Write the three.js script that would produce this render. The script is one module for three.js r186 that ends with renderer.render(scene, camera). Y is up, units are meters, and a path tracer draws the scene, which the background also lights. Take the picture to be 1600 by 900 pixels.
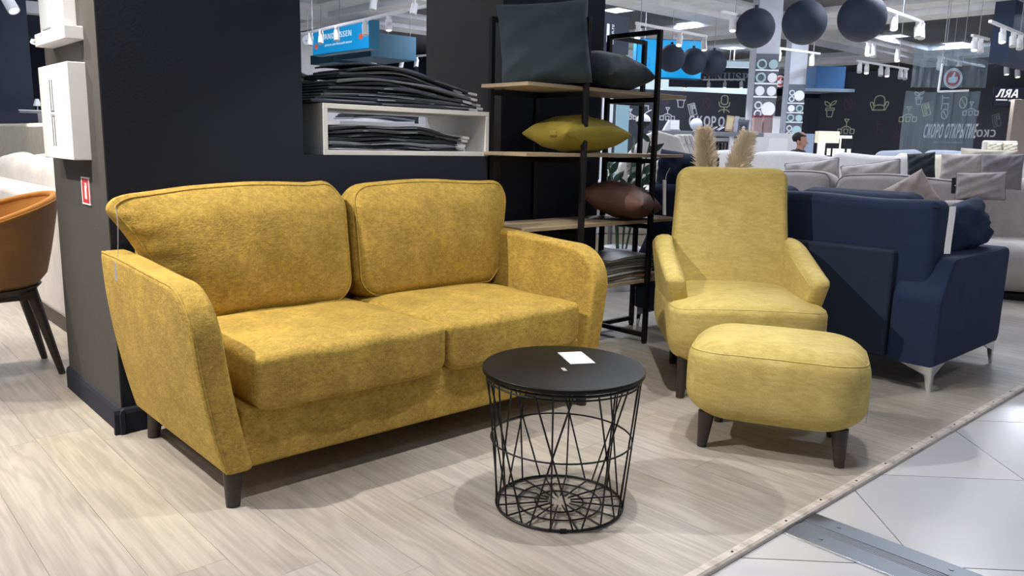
import * as THREE from 'three';
import { RectAreaLightUniformsLib } from 'three/addons/lights/RectAreaLightUniformsLib.js';
import { RoundedBoxGeometry } from 'three/addons/geometries/RoundedBoxGeometry.js';
import { mergeGeometries, mergeVertices } from 'three/addons/utils/BufferGeometryUtils.js';
import { MarchingCubes } from 'three/addons/objects/MarchingCubes.js';

// ---------------------------------------------------------------- camera, light, exposure
const scene = new THREE.Scene();
scene.background = new THREE.Color(0x1a1c20);
const camera = new THREE.PerspectiveCamera(39.62, 16 / 9, 0.05, 90);
camera.position.set(0, 1.06, 0);
camera.rotation.order = 'YXZ';
camera.rotation.set(-0.178523, -0.7371527, 0.0220225);
const renderer = new THREE.WebGLRenderer({ antialias: true });
renderer.toneMapping = THREE.LinearToneMapping;
renderer.toneMappingExposure = 1.0;
renderer.shadowMap.enabled = true;
RectAreaLightUniformsLib.init();
const PANEL_LIGHT = 42;       // radiance of a ceiling panel
const SPOT = 15;              // candela of a track spot over the display
const FAR_SPOT = 30;          // candela of a track spot deep in the hall
const CEIL = 4.3;

// ---------------------------------------------------------------- helpers
function rng(seed) { let s = seed >>> 0; return () => { s = (s + 0x6D2B79F5) >>> 0; let t = Math.imul(s ^ (s >>> 15), 1 | s); t = (t + Math.imul(t ^ (t >>> 7), 61 | t)) ^ t; return ((t ^ (t >>> 14)) >>> 0) / 4294967296; }; }
const clamp = (v, a, b) => Math.min(b, Math.max(a, v));
const lerp = (a, b, t) => a + (b - a) * t;
const smooth = (a, b, v) => { const t = clamp((v - a) / (b - a), 0, 1); return t * t * (3 - 2 * t); };
const V = (x, y, z) => new THREE.Vector3(x, y, z);
const used = {};
function numbered(name) { const n = used[name] = (used[name] ?? -1) + 1; return n ? `${name}_${String(n).padStart(3, '0')}` : name; }
function boxUV(g) { // uv in metres, each face along its own main direction
  if (g.index) g = g.toNonIndexed();
  const p = g.attributes.position, uv = new Float32Array(p.count * 2), a = V(), b = V(), c = V();
  for (let i = 0; i < p.count; i += 3) {
    a.fromBufferAttribute(p, i); b.fromBufferAttribute(p, i + 1); c.fromBufferAttribute(p, i + 2);
    const n = b.clone().sub(a).cross(c.clone().sub(a)); const ax = Math.abs(n.x), ay = Math.abs(n.y), az = Math.abs(n.z);
    [a, b, c].forEach((v, k) => { const j = (i + k) * 2; if (ay >= ax && ay >= az) { uv[j] = v.x; uv[j + 1] = v.z; } else if (ax >= az) { uv[j] = v.z; uv[j + 1] = v.y; } else { uv[j] = v.x; uv[j + 1] = v.y; } });
  }
  g.setAttribute('uv', new THREE.BufferAttribute(uv, 2)); return g;
}
function finish(g) { g.deleteAttribute('uv'); g.deleteAttribute('normal'); g = mergeVertices(g, 1e-5); g.computeVertexNormals(); return boxUV(g); }
function put(g, at = [0, 0, 0], rot = [0, 0, 0]) { g.applyMatrix4(new THREE.Matrix4().compose(V(...at), new THREE.Quaternion().setFromEuler(new THREE.Euler(...rot)), V(1, 1, 1))); return g; }
// box with rounded edges, by its size, its place and its turn
function bx(w, h, d, at, rot, r = 0) { const g = r > 0 ? new RoundedBoxGeometry(w, h, d, 2, Math.min(r, w / 2.01, h / 2.01, d / 2.01)) : new THREE.BoxGeometry(w, h, d); return boxUV(put(g, at, rot)); }
function cyl(r0, r1, h, at, rot, seg = 24) { return boxUV(put(new THREE.CylinderGeometry(r1, r0, h, seg), at, rot)); }
function ball(r, at, sx = 1, sy = 1, sz = 1, seg = 24) { const g = new THREE.SphereGeometry(r, seg, Math.max(8, seg * 0.6 | 0)); g.scale(sx, sy, sz); return boxUV(put(g, at)); }
function tube(pts, r, closed = false, seg = 0, rs = 8) { const c = new THREE.CatmullRomCurve3(pts.map(p => Array.isArray(p) ? V(...p) : p), closed, 'centripetal'); return boxUV(new THREE.TubeGeometry(c, seg || pts.length * 4, r, rs, closed)); }
function bar(a, b, r, seg = 10, r2 = r) { const A = V(...a), B = V(...b), d = B.clone().sub(A), g = new THREE.CylinderGeometry(r2, r, d.length(), seg); g.applyQuaternion(new THREE.Quaternion().setFromUnitVectors(V(0, 1, 0), d.clone().normalize())); g.translate(...A.add(B).multiplyScalar(0.5).toArray()); return boxUV(g); }
function lathe(pts, seg = 40) { return boxUV(new THREE.LatheGeometry(pts.map(p => new THREE.Vector2(...p)), seg)); }
function prism(pts, depth, bevel = 0, curve = 12) { // outline in x, y pulled along z, centred
  const s = pts instanceof THREE.Shape ? pts : new THREE.Shape(pts.map(p => new THREE.Vector2(...p)));
  const g = new THREE.ExtrudeGeometry(s, { depth: depth - 2 * bevel, bevelEnabled: bevel > 0, bevelSize: bevel, bevelThickness: bevel, bevelOffset: -bevel, bevelSegments: 2, curveSegments: curve }); g.translate(0, 0, -depth / 2 + bevel); return boxUV(g);
}
// a box of many small faces with round edges, which warp() then bends
function softBox(w, h, d, r, warp, n = [10, 10, 10], k = 4) {
  const H = [w / 2, h / 2, d / 2], ax = H.map((half, i) => { const inn = half - r, a = []; for (let j = k; j >= 1; j--) a.push(-(inn + r * Math.tan(j / k * Math.PI / 4))); for (let j = 0; j <= n[i]; j++) a.push(-inn + 2 * inn * j / n[i]); for (let j = 1; j <= k; j++) a.push(inn + r * Math.tan(j / k * Math.PI / 4)); return a; });
  const pos = [], idx = [];
  for (let f = 0; f < 6; f++) {
    const m = f >> 1, s = f & 1 ? 1 : -1, u = (m + 1) % 3, v = (m + 2) % 3, A = ax[u], B = ax[v], base = pos.length / 3;
    for (const b of B) for (const a of A) { const p = [0, 0, 0]; p[m] = s * H[m]; p[u] = a; p[v] = b; const c = p.map((q, i) => clamp(q, -(H[i] - r), H[i] - r)), dd = p.map((q, i) => q - c[i]), l = Math.hypot(...dd) || 1; pos.push(...c.map((q, i) => q + dd[i] / l * r)); }
    for (let j = 0; j + 1 < B.length; j++) for (let i = 0; i + 1 < A.length; i++) { const q = base + j * A.length + i; if (s > 0) idx.push(q, q + 1, q + A.length + 1, q, q + A.length + 1, q + A.length); else idx.push(q, q + A.length + 1, q + 1, q, q + A.length, q + A.length + 1); }
  }
  const g = new THREE.BufferGeometry(); g.setAttribute('position', new THREE.Float32BufferAttribute(pos, 3)); g.setIndex(idx);
  if (warp) { const P = g.attributes.position, q = V(); for (let i = 0; i < P.count; i++) { q.fromBufferAttribute(P, i); warp(q); P.setXYZ(i, q.x, q.y, q.z); } }
  return finish(g);
}
// square corner of the box [-a,a]x[-b,b] bent to a round one of radius R (only where sx, sy have that sign; 0 = both)
function roundCorner(x, y, a, b, R, sx = 0, sy = 0, r = 0) { // r: the edge radius the box already has there
  const X = Math.abs(x) - (a - R), Y = Math.abs(y) - (b - R);
  if (X <= 0 || Y <= 0 || (sx && Math.sign(x) !== sx) || (sy && Math.sign(y) !== sy)) return [x, y];
  const k = R - r, m = r && X > k && Y > k ? k + Math.hypot(X - k, Y - k) : Math.max(X, Y), t = X >= Y ? Y / X * Math.PI / 4 : Math.PI / 2 - X / Y * Math.PI / 4;
  return [Math.sign(x) * (a - R + m * Math.cos(t)), Math.sign(y) * (b - R + m * Math.sin(t))];
}
// closed path round a w x h rectangle (half sizes) whose corners have radius rho
function rectPath(w, h, rho, n = 14) {
  const p = []; for (const [cx, cy, a0] of [[1, -1, -90], [1, 1, 0], [-1, 1, 90], [-1, -1, 180]]) { const X = cx * (w - rho), Y = cy * (h - rho); for (let k = 0; k <= 6; k++) { const a = (a0 + k * 15) * Math.PI / 180; p.push([X + rho * Math.cos(a), Y + rho * Math.sin(a)]); } }
  const o = []; p.forEach((a, i) => { const b = p[(i + 1) % p.length], L = Math.hypot(b[0] - a[0], b[1] - a[1]), m = L > 0.05 ? n : 1; for (let k = 0; k < m; k++) o.push([lerp(a[0], b[0], k / m), lerp(a[1], b[1], k / m)]); }); return o;
}
// throw pillow lying in x, y: puffed sheets that meet in an edge, corners drawn out
function pillowShape(w, h, t, { ear = 0.05, pow = 0.5, n = 28, wr = 0.006, seed = 1, lens = 0 } = {}) {
  const R = rng(seed), ph = [R() * 6, R() * 6, R() * 6, R() * 6], pos = [], idx = [];
  for (const s of [1, -1]) {
    const base = pos.length / 3;
    for (let j = 0; j <= n; j++) for (let i = 0; i <= n; i++) {
      const u = -Math.cos(i / n * Math.PI), v = -Math.cos(j / n * Math.PI), f = lens ? Math.pow(Math.max(0, (1 - u * u) * (1 - v * v)), lens) : Math.pow(Math.max(0, (1 - u ** 4) * (1 - v ** 4)), pow);
      const e = Math.max(Math.abs(u), Math.abs(v));
      const wz = wr * f * (Math.sin(u * 7 + v * 4 + ph[0]) + Math.sin(v * 9 - u * 5 + ph[1])) * (0.4 + e) + wr * 1.4 * f * e * e * Math.sin(Math.atan2(v, u) * 17 + ph[2]);
      pos.push(w / 2 * u * (1 - ear * (1 - v * v) * Math.abs(u) + wr * 0.8 * Math.sin(v * 8 + ph[3])), h / 2 * v * (1 - ear * (1 - u * u) * Math.abs(v) + wr * 0.8 * Math.sin(u * 8 + ph[1])), s * (t / 2 * f) + wz);
    }
    for (let j = 0; j < n; j++) for (let i = 0; i < n; i++) { const q = base + j * (n + 1) + i; if (s > 0) idx.push(q, q + 1, q + n + 2, q, q + n + 2, q + n + 1); else idx.push(q, q + n + 2, q + 1, q, q + n + 1, q + n + 2); }
  }
  const g = new THREE.BufferGeometry(); g.setAttribute('position', new THREE.Float32BufferAttribute(pos, 3)); g.setIndex(idx);
  return finish(g);
}
function obj(name, geos, mat, parent = scene, label) {
  const list = (Array.isArray(geos) ? geos : [geos]);
  const g = list.length === 1 ? list[0] : mergeGeometries(list.map(q => q.index ? q.toNonIndexed() : q));
  const m = new THREE.Mesh(g, mat); m.name = parent === scene ? numbered(name) : name; m.castShadow = m.receiveShadow = true; if (label) m.userData.label = label; parent.add(m); return m;
}
function thing(name, label, category, at = [0, 0, 0], turn = 0, group) { const o = new THREE.Group(); o.name = numbered(name); o.position.set(...at); o.rotation.y = turn; o.userData = { label, category }; if (group) o.userData.group = group; scene.add(o); return o; }
function tag(o, label, category, group) { o.userData.label = label; o.userData.category = category; if (group) o.userData.group = group; return o; }
function copy(root, at, turn, label) { const r = root.clone(); r.name = numbered(root.name.replace(/_\d{3}$/, '')); r.userData = { ...root.userData }; r.position.set(...at); r.rotation.y = turn; if (label) r.userData.label = label; scene.add(r); return r; }
function struct(name, geos, mat, parent = scene) { const m = obj(name, geos, mat, parent); m.userData.kind = 'structure'; return m; }

// ---------------------------------------------------------------- textures and materials
function hash(x, y, s) { let h = Math.imul(x, 374761393) ^ Math.imul(y, 668265263) ^ Math.imul(s, 974634777); h = Math.imul(h ^ (h >>> 13), 1274126177); return ((h ^ (h >>> 16)) >>> 0) / 4294967296; }
function tn(x, y, px, py, s) { // value noise that repeats after px, py cells
  const xi = Math.floor(x), yi = Math.floor(y), fx = x - xi, fy = y - yi, u = fx * fx * (3 - 2 * fx), v = fy * fy * (3 - 2 * fy), m = (a, n) => ((a % n) + n) % n;
  const a = hash(m(xi, px), m(yi, py), s), b = hash(m(xi + 1, px), m(yi, py), s), c = hash(m(xi, px), m(yi + 1, py), s), d = hash(m(xi + 1, px), m(yi + 1, py), s);
  return lerp(lerp(a, b, u), lerp(c, d, u), v);
}
function fbm(u, v, nx, ny, s, oct = 4) { let t = 0, a = 0.5, w = 0; for (let i = 0; i < oct; i++) { t += a * tn(u * nx, v * ny, nx, ny, s + i * 17); w += a; a *= 0.55; nx *= 2; ny *= 2; } return t / w; }
function tex(size, sizeY, fn, { srgb = true, metres = 1, metresY = metres } = {}) {
  const d = new Uint8Array(size * sizeY * 4);
  for (let y = 0; y < sizeY; y++) for (let x = 0; x < size; x++) { const c = fn(x / size, y / sizeY), i = (y * size + x) * 4; for (let k = 0; k < 3; k++) d[i + k] = clamp(Math.round(Array.isArray(c) ? c[k] : c), 0, 255); d[i + 3] = 255; }
  const t = new THREE.DataTexture(d, size, sizeY); t.wrapS = t.wrapT = THREE.RepeatWrapping; t.magFilter = THREE.LinearFilter; t.minFilter = THREE.LinearMipmapLinearFilter; t.generateMipmaps = true; if (srgb) t.colorSpace = THREE.SRGBColorSpace; t.repeat.set(1 / metres, 1 / metresY); t.needsUpdate = true; return t;
}
function canvasTex(w, h, draw) { const c = document.createElement('canvas'); c.width = w; c.height = h; draw(c.getContext('2d'), w, h); const t = new THREE.CanvasTexture(c); t.colorSpace = THREE.SRGBColorSpace; t.anisotropy = 4; return t; }
const std = (color, rough = 0.6, more = {}) => new THREE.MeshStandardMaterial({ color, roughness: rough, ...more });
const phys = (color, rough, more = {}) => new THREE.MeshPhysicalMaterial({ color, roughness: rough, ...more });
const mix3 = (a, b, t) => a.map((q, i) => lerp(q, b[i], t));

const M = {};
{ // mottled chenille: short woven slubs over cloudy patches
  const slub = (u, v) => 0.55 * fbm(u, v, 96, 256, 3, 2) + 0.45 * fbm(u, v, 256, 110, 9, 2);
  const cloud = (u, v) => fbm(u, v, 7, 6, 21, 5);
  const fine = tex(512, 512, (u, v) => 255 * slub(u, v), { srgb: false, metres: 0.5 });
  const chen = tex(1024, 1024, (u, v) => { const s = slub(u, v), c = cloud(u, v), f = fbm(u, v, 40, 64, 33, 3); let t = smooth(0.22, 0.78, 0.46 * s + 0.26 * c + 0.28 * f); return mix3([143, 116, 46], [198, 164, 74], t); }, { metres: 0.55 });
  M.chenille = phys(0xffffff, 0.88, { map: chen, bumpMap: fine, bumpScale: 0.0016, sheen: 0.25, sheenRoughness: 0.5, sheenColor: new THREE.Color(0xe8c25a) });
  const vel = tex(1024, 1024, (u, v) => { const s = slub(u, v), c = cloud(u, v), f = fbm(u, v, 22, 60, 43, 4); const t = smooth(0.2, 0.8, 0.3 * s + 0.3 * c + 0.4 * f); return mix3([176, 154, 82], [208, 186, 112], t); }, { metres: 0.6 });
  M.velvet = phys(0xffffff, 0.8, { map: vel, bumpMap: fine, bumpScale: 0.0008, sheen: 0.35, sheenRoughness: 0.4, sheenColor: new THREE.Color(0xf0d98a) });
  const clothTex = tex(512, 512, (u, v) => 255 * (0.78 + 0.22 * (0.6 * slub(u, v) + 0.4 * cloud(u, v))), { metres: 0.45 });
  const cloth = (c, rough = 0.9, sheen = 0.15) => phys(c, rough, { map: clothTex, bumpMap: fine, bumpScale: 0.0008, sheen, sheenRoughness: 0.5, sheenColor: new THREE.Color(c).lerp(new THREE.Color(0xffffff), 0.35) });
  M.cloth = cloth;
  M.navy = cloth(0x1f2e50, 0.9, 0.2); M.navyLow = cloth(0x252f44, 0.92, 0.12); M.greige = cloth(0xcac2be); M.greigeDark = cloth(0xa19c9c); M.cream = cloth(0xe2dac6); M.offwhite = cloth(0xdfdcd6); M.boucle = cloth(0xd9d3cc);
  M.slate = cloth(0x3c4a50, 0.75, 0.5); M.slateDark = cloth(0x31383e, 0.8, 0.3); M.olive = cloth(0xa08e30, 0.75, 0.3); M.rust = cloth(0xc98733, 0.8, 0.4); M.rustShell = cloth(0xa67a4e, 0.8, 0.2); M.pink = cloth(0xd5c6bf);
  M.leather = phys(0x6a4a40, 0.62, { bumpMap: tex(512, 512, (u, v) => 255 * fbm(u, v, 48, 48, 71, 3), { srgb: false, metres: 0.25 }), bumpScale: 0.0006 });
  // wall paint with a faint roller grain
  const paint = tex(512, 512, (u, v) => 232 + 23 * fbm(u, v, 9, 9, 5, 5), { metres: 1.6 });
  const roll = tex(256, 256, (u, v) => 255 * fbm(u, v, 60, 60, 15, 2), { srgb: false, metres: 0.4 });
  M.paint = (c, r = 0.75) => std(c, r, { map: paint, bumpMap: roll, bumpScale: 0.0004 });
  M.dark = M.paint(0x151b2a, 0.85); M.darkSide = M.paint(0x454341, 0.8); M.darkBlue = M.paint(0x2e3547, 0.8); M.white = M.paint(0xe9e9ec, 0.7); M.ceilingWhite = M.paint(0xf1f3f8, 0.8);
  // wood
  const grain = (u, v, s) => { const w = fbm(u, v, 3, 10, s, 4); const rings = 0.5 + 0.5 * Math.sin((v * 9 + 5.5 * w + 0.4 * fbm(u, v, 8, 60, s + 3, 3)) * 6.283); const fib = fbm(u, v, 6, 200, s + 7, 3); return 0.27 * rings + 0.5 * fib + 0.23 * fbm(u, v, 30, 360, s + 11, 2); };
  const oak = tex(2048, 1024, (u, v) => { const g = grain(u, v, 61), c = fbm(u, v, 4, 6, 88, 4); return mix3(mix3([156, 151, 144], [187, 182, 175], smooth(0.15, 0.85, g)), [181, 175, 165], 0.4 * c); }, { metres: 2.4, metresY: 1.2 });
  M.planks = [0xfcfbf9, 0xf8f5f0, 0xf3f0ec, 0xfaf6ef, 0xf5f2ee].map(c => phys(c, 0.42, { map: oak, clearcoat: 0.12, clearcoatRoughness: 0.35 }));
  M.oakShelf = std(0xf0dcc0, 0.5, { map: oak });
  M.darkWood = std(0x3b332e, 0.45, { map: tex(256, 256, (u, v) => 255 * (0.75 + 0.25 * fbm(u, v, 4, 60, 12, 3)), { metres: 0.3 }) });
}
M.black = std(0x17171a, 0.45, { metalness: 0.3 });
M.blackTop = phys(0x110f0d, 0.4, { specularIntensity: 0.45 });
M.chrome = std(0xd0d2d6, 0.16, { metalness: 1 });
M.alu = std(0x75787d, 0.42, { metalness: 1 });
M.plastic = std(0xeeeef0, 0.4);
M.paper = std(0xe9e8ec, 0.7);
M.track = std(0xe6e7ea, 0.45);
M.cable = std(0xa9acb2, 0.5);
M.glowPanel = std(0xffffff, 0.6, { emissive: 0xf4f6ff, emissiveIntensity: 1.6 });
M.glowLens = std(0xffffff, 0.5, { emissive: 0xfff3dc, emissiveIntensity: 2.2 });
M.offLens = std(0xb8b9bd, 0.3);

// ---------------------------------------------------------------- the hall: floors, walls, ceiling
const X0 = -5, X1 = 33, Z0 = -25, Z1 = 6, STRIP = -1.062;
const PL = { x0: 0.2, x1: 4.88, z0: -4.7 };
const subfloor = struct('floor', [bx(PL.x1 - PL.x0, 0.2, STRIP - PL.z0, [(PL.x0 + PL.x1) / 2, -0.113, (STRIP + PL.z0) / 2]), bx(PL.x0 - X0, 0.2, STRIP - Z0, [(X0 + PL.x0) / 2, -0.1, (STRIP + Z0) / 2]), bx(X1 - PL.x1, 0.2, STRIP - Z0, [(X1 + PL.x1) / 2, -0.1, (STRIP + Z0) / 2]), bx(PL.x1 - PL.x0, 0.2, PL.z0 - Z0, [(PL.x0 + PL.x1) / 2, -0.1, (PL.z0 + Z0) / 2])], M.planks[2]);
{ // laminate planks run away from the aisle
  const R = rng(7), W = 0.18, gap = 0.0009;
  for (let i = 0; PL.x0 + i * W < PL.x1 - 1e-6; i++) {
    const x = PL.x0 + (i + 0.5) * W; let z = STRIP, len = 0.35 + R() * 0.85;
    while (z > PL.z0 + 1e-6) {
      const e = Math.max(PL.z0, z - len), g = bx(W - gap, 0.012, z - e - gap, [x, -0.006, (z + e) / 2]), uv = g.attributes.uv, du = R() * 5, dv = R() * 5;
      for (let k = 0; k < uv.count; k++) { const a = uv.getX(k), b = uv.getY(k); uv.setXY(k, b + du, a + dv); }
      const p = obj('plank', g, M.planks[(R() * 5) | 0], subfloor); p.castShadow = false;
      z = e; len = 1.22;
    }
  }
  const uv = subfloor.geometry.attributes.uv; for (let k = 0; k < uv.count; k++) { const a = uv.getX(k); uv.setXY(k, uv.getY(k), a); }
}
// polished corridor tiles laid at 45 degrees in front of the strip
M.tile = [0xcac9cc, 0xc5c5c9, 0xcfced0].map(c => phys(c, 0.16, { clearcoat: 0.5, clearcoatRoughness: 0.06 }));
M.grout = std(0x4a4a4c, 0.9);
const corridor = struct('floor', bx(X1 - X0, 0.2, Z1 + 1.03, [(X0 + X1) / 2, -0.112, (Z1 - 1.03) / 2]), M.grout);
{
  const P = 0.85, clip = (poly, f) => { const o = []; poly.forEach((a, i) => { const b = poly[(i + 1) % poly.length], fa = f(a), fb = f(b); if (fa >= 0) o.push(a); if (fa * fb < 0) { const t = fa / (fa - fb); o.push([lerp(a[0], b[0], t), lerp(a[1], b[1], t)]); } }); return o; };
  const R = rng(5), rest = [];
  for (let i = -9; i < 34; i++) for (let j = -14; j < 30; j++) {
    const s0 = 1.396 + i * P, d0 = 2.795 + (j - 8) * P, g = 0.003; // x + z from s0, x - z from d0
    let q = [[s0 + g, d0 + g], [s0 + P - g, d0 + g], [s0 + P - g, d0 + P - g], [s0 + g, d0 + P - g]].map(([s, d]) => [(s + d) / 2, (s - d) / 2]);
    q = clip(q, p => p[1] + 1.0275); q = q.length ? clip(q, p => Z1 - p[1]) : q; q = q.length ? clip(q, p => p[0] - X0) : q; q = q.length ? clip(q, p => X1 - p[0]) : q;
    if (q.length < 3) continue;
    const near = q.some(p => p[0] > 1.6 && p[0] < 5.6 && p[1] < 0.1);
    const geo = prism(q.map(([x, z]) => [x, -z]), 0.012); put(geo, [0, 0, 0], [-Math.PI / 2, 0, 0]); put(geo, [0, -0.006, 0]);
    if (near) obj('tile', geo, M.tile[(R() * 3) | 0], corridor); else rest.push(geo);
  }
  const m = obj('tile_field', rest, M.tile[0], corridor); m.userData.kind = 'stuff';
}
{ // worn wooden edge strip along the laminate, in lengths, with screw holes
  const R = rng(3), worn = std(0xf2eeea, 0.5, { map: tex(512, 128, (u, v) => { const f = fbm(u, v, 5, 24, 4, 4), s = smooth(0.62, 0.75, fbm(u, v, 9, 5, 31, 4)); return mix3(mix3([224, 219, 212], [200, 193, 186], f), [150, 138, 130], s * 0.45); }, { metres: 0.6, metresY: 0.15 }) });
  const cuts = [-5, -2.9, -0.8, 1.2, 1.945, 3.0, 5.4, 7.8, 11, 15];
  for (let i = 0; i + 1 < cuts.length; i++) {
    const a = cuts[i], b = cuts[i + 1], t = struct('trim_' + (i + 1), prism([[-0.017, 0], [0.017, 0], [0.017, 0.012], [0.011, 0.017], [-0.012, 0.0145], [-0.017, 0.006]], b - a - 0.003, 0.001), worn);
    t.geometry.rotateY(-Math.PI / 2); t.geometry.scale(1, 1, 1); t.position.set((a + b) / 2, 0, -1.045); 
    for (let x = a + 0.08; x < b - 0.02 && x < 6; x += 0.21 + R() * 0.03) obj('screw', cyl(0.0035, 0.0035, 0.002, [x - (a + b) / 2, 0.0168, R() * 0.006 - 0.003], [0, 0, 0], 10), M.black, t);
  }
}
{ // aluminium joint cover across the corridor
  const t = thing('joint_cover', 'ribbed aluminium joint cover running across the glossy white corridor tiles', 'joint cover', [2.074, 0, -1.027]);
  const pl = (x0, x1, h) => bx(x1 - x0, h, 3.2, [(x0 + x1) / 2, h / 2, 1.6], [0, 0, 0], 0.001);
  obj('plate', pl(-0.089, -0.018, 0.004), M.alu, t); obj('plate', pl(0.022, 0.09, 0.004), M.alu, t);
  for (const x of [-0.012, -0.003, 0.006, 0.015]) obj('rib', pl(x - 0.003, x + 0.003, 0.0035), M.alu, t);
  obj('edge_profile', pl(-0.096, -0.09, 0.005), M.chrome, t);
  for (let z = 0.09; z < 3; z += 0.3) for (const x of [-0.05, 0.056]) obj('screw', cyl(0.006, 0.006, 0.002, [x, 0.0045, z], [0, 0, 0], 12), M.alu, t);
}
// outer shell with thickness
struct('ceiling', bx(X1 - X0 + 0.6, 0.2, Z1 - Z0 + 0.6, [(X0 + X1) / 2, CEIL + 0.1, (Z0 + Z1) / 2]), std(0x75777e, 0.8, { map: tex(64, 64, (u, v) => (v * 4 % 1) < 0.16 ? 120 : 235, { metres: 0.4 }) }));
struct('wall_left', bx(0.3, CEIL + 0.2, Z1 - Z0, [X0 - 0.15, CEIL / 2 - 0.1, (Z0 + Z1) / 2]), M.white);
struct('wall_right', bx(0.3, CEIL + 0.2, Z1 - Z0, [X1 + 0.15, CEIL / 2 - 0.1, (Z0 + Z1) / 2]), M.dark);
struct('wall_rear', bx(X1 - X0 + 0.6, CEIL + 0.2, 0.3, [(X0 + X1) / 2, CEIL / 2 - 0.1, Z0 - 0.15]), M.dark);
struct('wall_front', bx(X1 - X0 + 0.6, CEIL + 0.2, 0.3, [(X0 + X1) / 2, CEIL / 2 - 0.1, Z1 + 0.15]), M.white);
// stepped white ceiling beams
let trimNo = 20;
for (const z of [-3.9, -11.2, -18.4]) struct('trim_' + trimNo++, [bx(X1 - X0, 0.14, 1.5, [(X0 + X1) / 2, CEIL - 0.07, z]), bx(X1 - X0, 0.16, 0.75, [(X0 + X1) / 2, CEIL - 0.21, z - 0.3])], M.ceilingWhite);
for (const x of [2.0, 10.4, 18.9, 27.3]) struct('trim_' + trimNo++, [bx(1.5, 0.142, Z1 - Z0, [x, CEIL - 0.071, (Z0 + Z1) / 2]), bx(0.75, 0.162, Z1 - Z0, [x + 0.3, CEIL - 0.211, (Z0 + Z1) / 2])], M.ceilingWhite);

// the dark column, the low wall with its niche and the pillar behind the shelf
const CX0 = 0.818, CX1 = 1.555, CZ = -2.974;
struct('wall_back', [bx(CX1 - CX0, CEIL, 0.7, [(CX0 + CX1) / 2, CEIL / 2, CZ - 0.35])], M.dark);
struct('wall_cladding_1', bx(0.004, CEIL, 0.7, [CX0 - 0.002, CEIL / 2, CZ - 0.35]), M.darkSide); struct('wall_cladding_2', bx(0.004, CEIL, 0.63, [2.688, CEIL / 2, -3.07 - 0.315]), M.darkSide);
struct('wall_niche', bx(2.523 - CX1, 0.998, 0.53, [(2.523 + CX1) / 2, 0.499, CZ - 0.265]), M.dark);
struct('wall_pillar', bx(0.74, CEIL, 0.63, [2.69 + 0.37, CEIL / 2, -3.07 - 0.315]), M.dark);
{ const b = (w, d, x, z, turn) => put(prism([[0, 0], [0.016, 0], [0.016, 0.075], [0.011, 0.088], [0, 0.094]], w, 0.001), [x, 0, z], [0, turn, 0]);
  struct('baseboard_left', b(0.735, 0, CX0, CZ - 0.342, Math.PI), M.dark); struct('baseboard_back', b(1.74, 0, 1.655, CZ, -Math.PI / 2), M.dark);
}

// ---------------------------------------------------------------- ceiling panels: each is a glowing panel with its light
function ceilingPanel(x, z, label, power = 1) {
  const t = thing('ceiling_light', label, 'ceiling light', [x, CEIL, z], 0, 'square light panels in the ceiling');
  obj('frame', [bx(0.62, 0.012, 0.02, [0, -0.006, 0.3]), bx(0.62, 0.012, 0.02, [0, -0.006, -0.3]), bx(0.02, 0.012, 0.58, [0.3, -0.006, 0]), bx(0.02, 0.012, 0.58, [-0.3, -0.006, 0])], M.track, t);
  obj('diffuser', bx(0.58, 0.006, 0.58, [0, -0.004, 0]), M.glowPanel, t);
  const l = new THREE.RectAreaLight(0xeaf0ff, PANEL_LIGHT * power, 0.57, 0.57); l.position.set(0, -0.014, 0); l.rotation.x = -Math.PI / 2; t.add(l);
}
const panelLabel = 'square white light panel set flush into the grey slatted ceiling';
for (const [x, z] of [[19.0, -7.6], [23.8, -10.3], [26.4, -9.6], [18.3, -13.3], [15.4, -13.4], [23.5, -15.4], [10.1, -19.6], [15.9, -8.2], [12.7, -16.0], [21.0, -5.2], [29.5, -5.6], [24.2, -6.9], [14, -20.5], [13, -5.2], [22, -20], [28, -14]]) ceilingPanel(x, z, panelLabel, 3.0);
for (const [x, z] of [[-2.6, -8.5], [0.4, -8.5], [3.6, -8.5], [6.8, -8.5], [-2.6, -5.6], [0.4, -5.6], [3.8, -5.6], [7.2, -5.6], [9.0, -2.6], [6.6, -3.2], [3.6, -2.2], [0.6, -2.2], [-2.4, -2.2], [-2.6, 1.2], [0.4, 1.2], [3.6, 1.2], [6.8, 1.2], [-2.6, 4], [0.4, 4], [3.6, 4], [6.8, 4], [10, 2], [14, 1], [4.5, -14.5], [8, -14], [1, -13.5], [4, -20], [14, -2.2]]) ceilingPanel(x, z, panelLabel, x < 10 && z > -12 ? (z > 0 ? 0.2 : x > 5.5 ? 2.7 : z < -5 ? 0.9 : 0.28) : 2.0);

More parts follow.
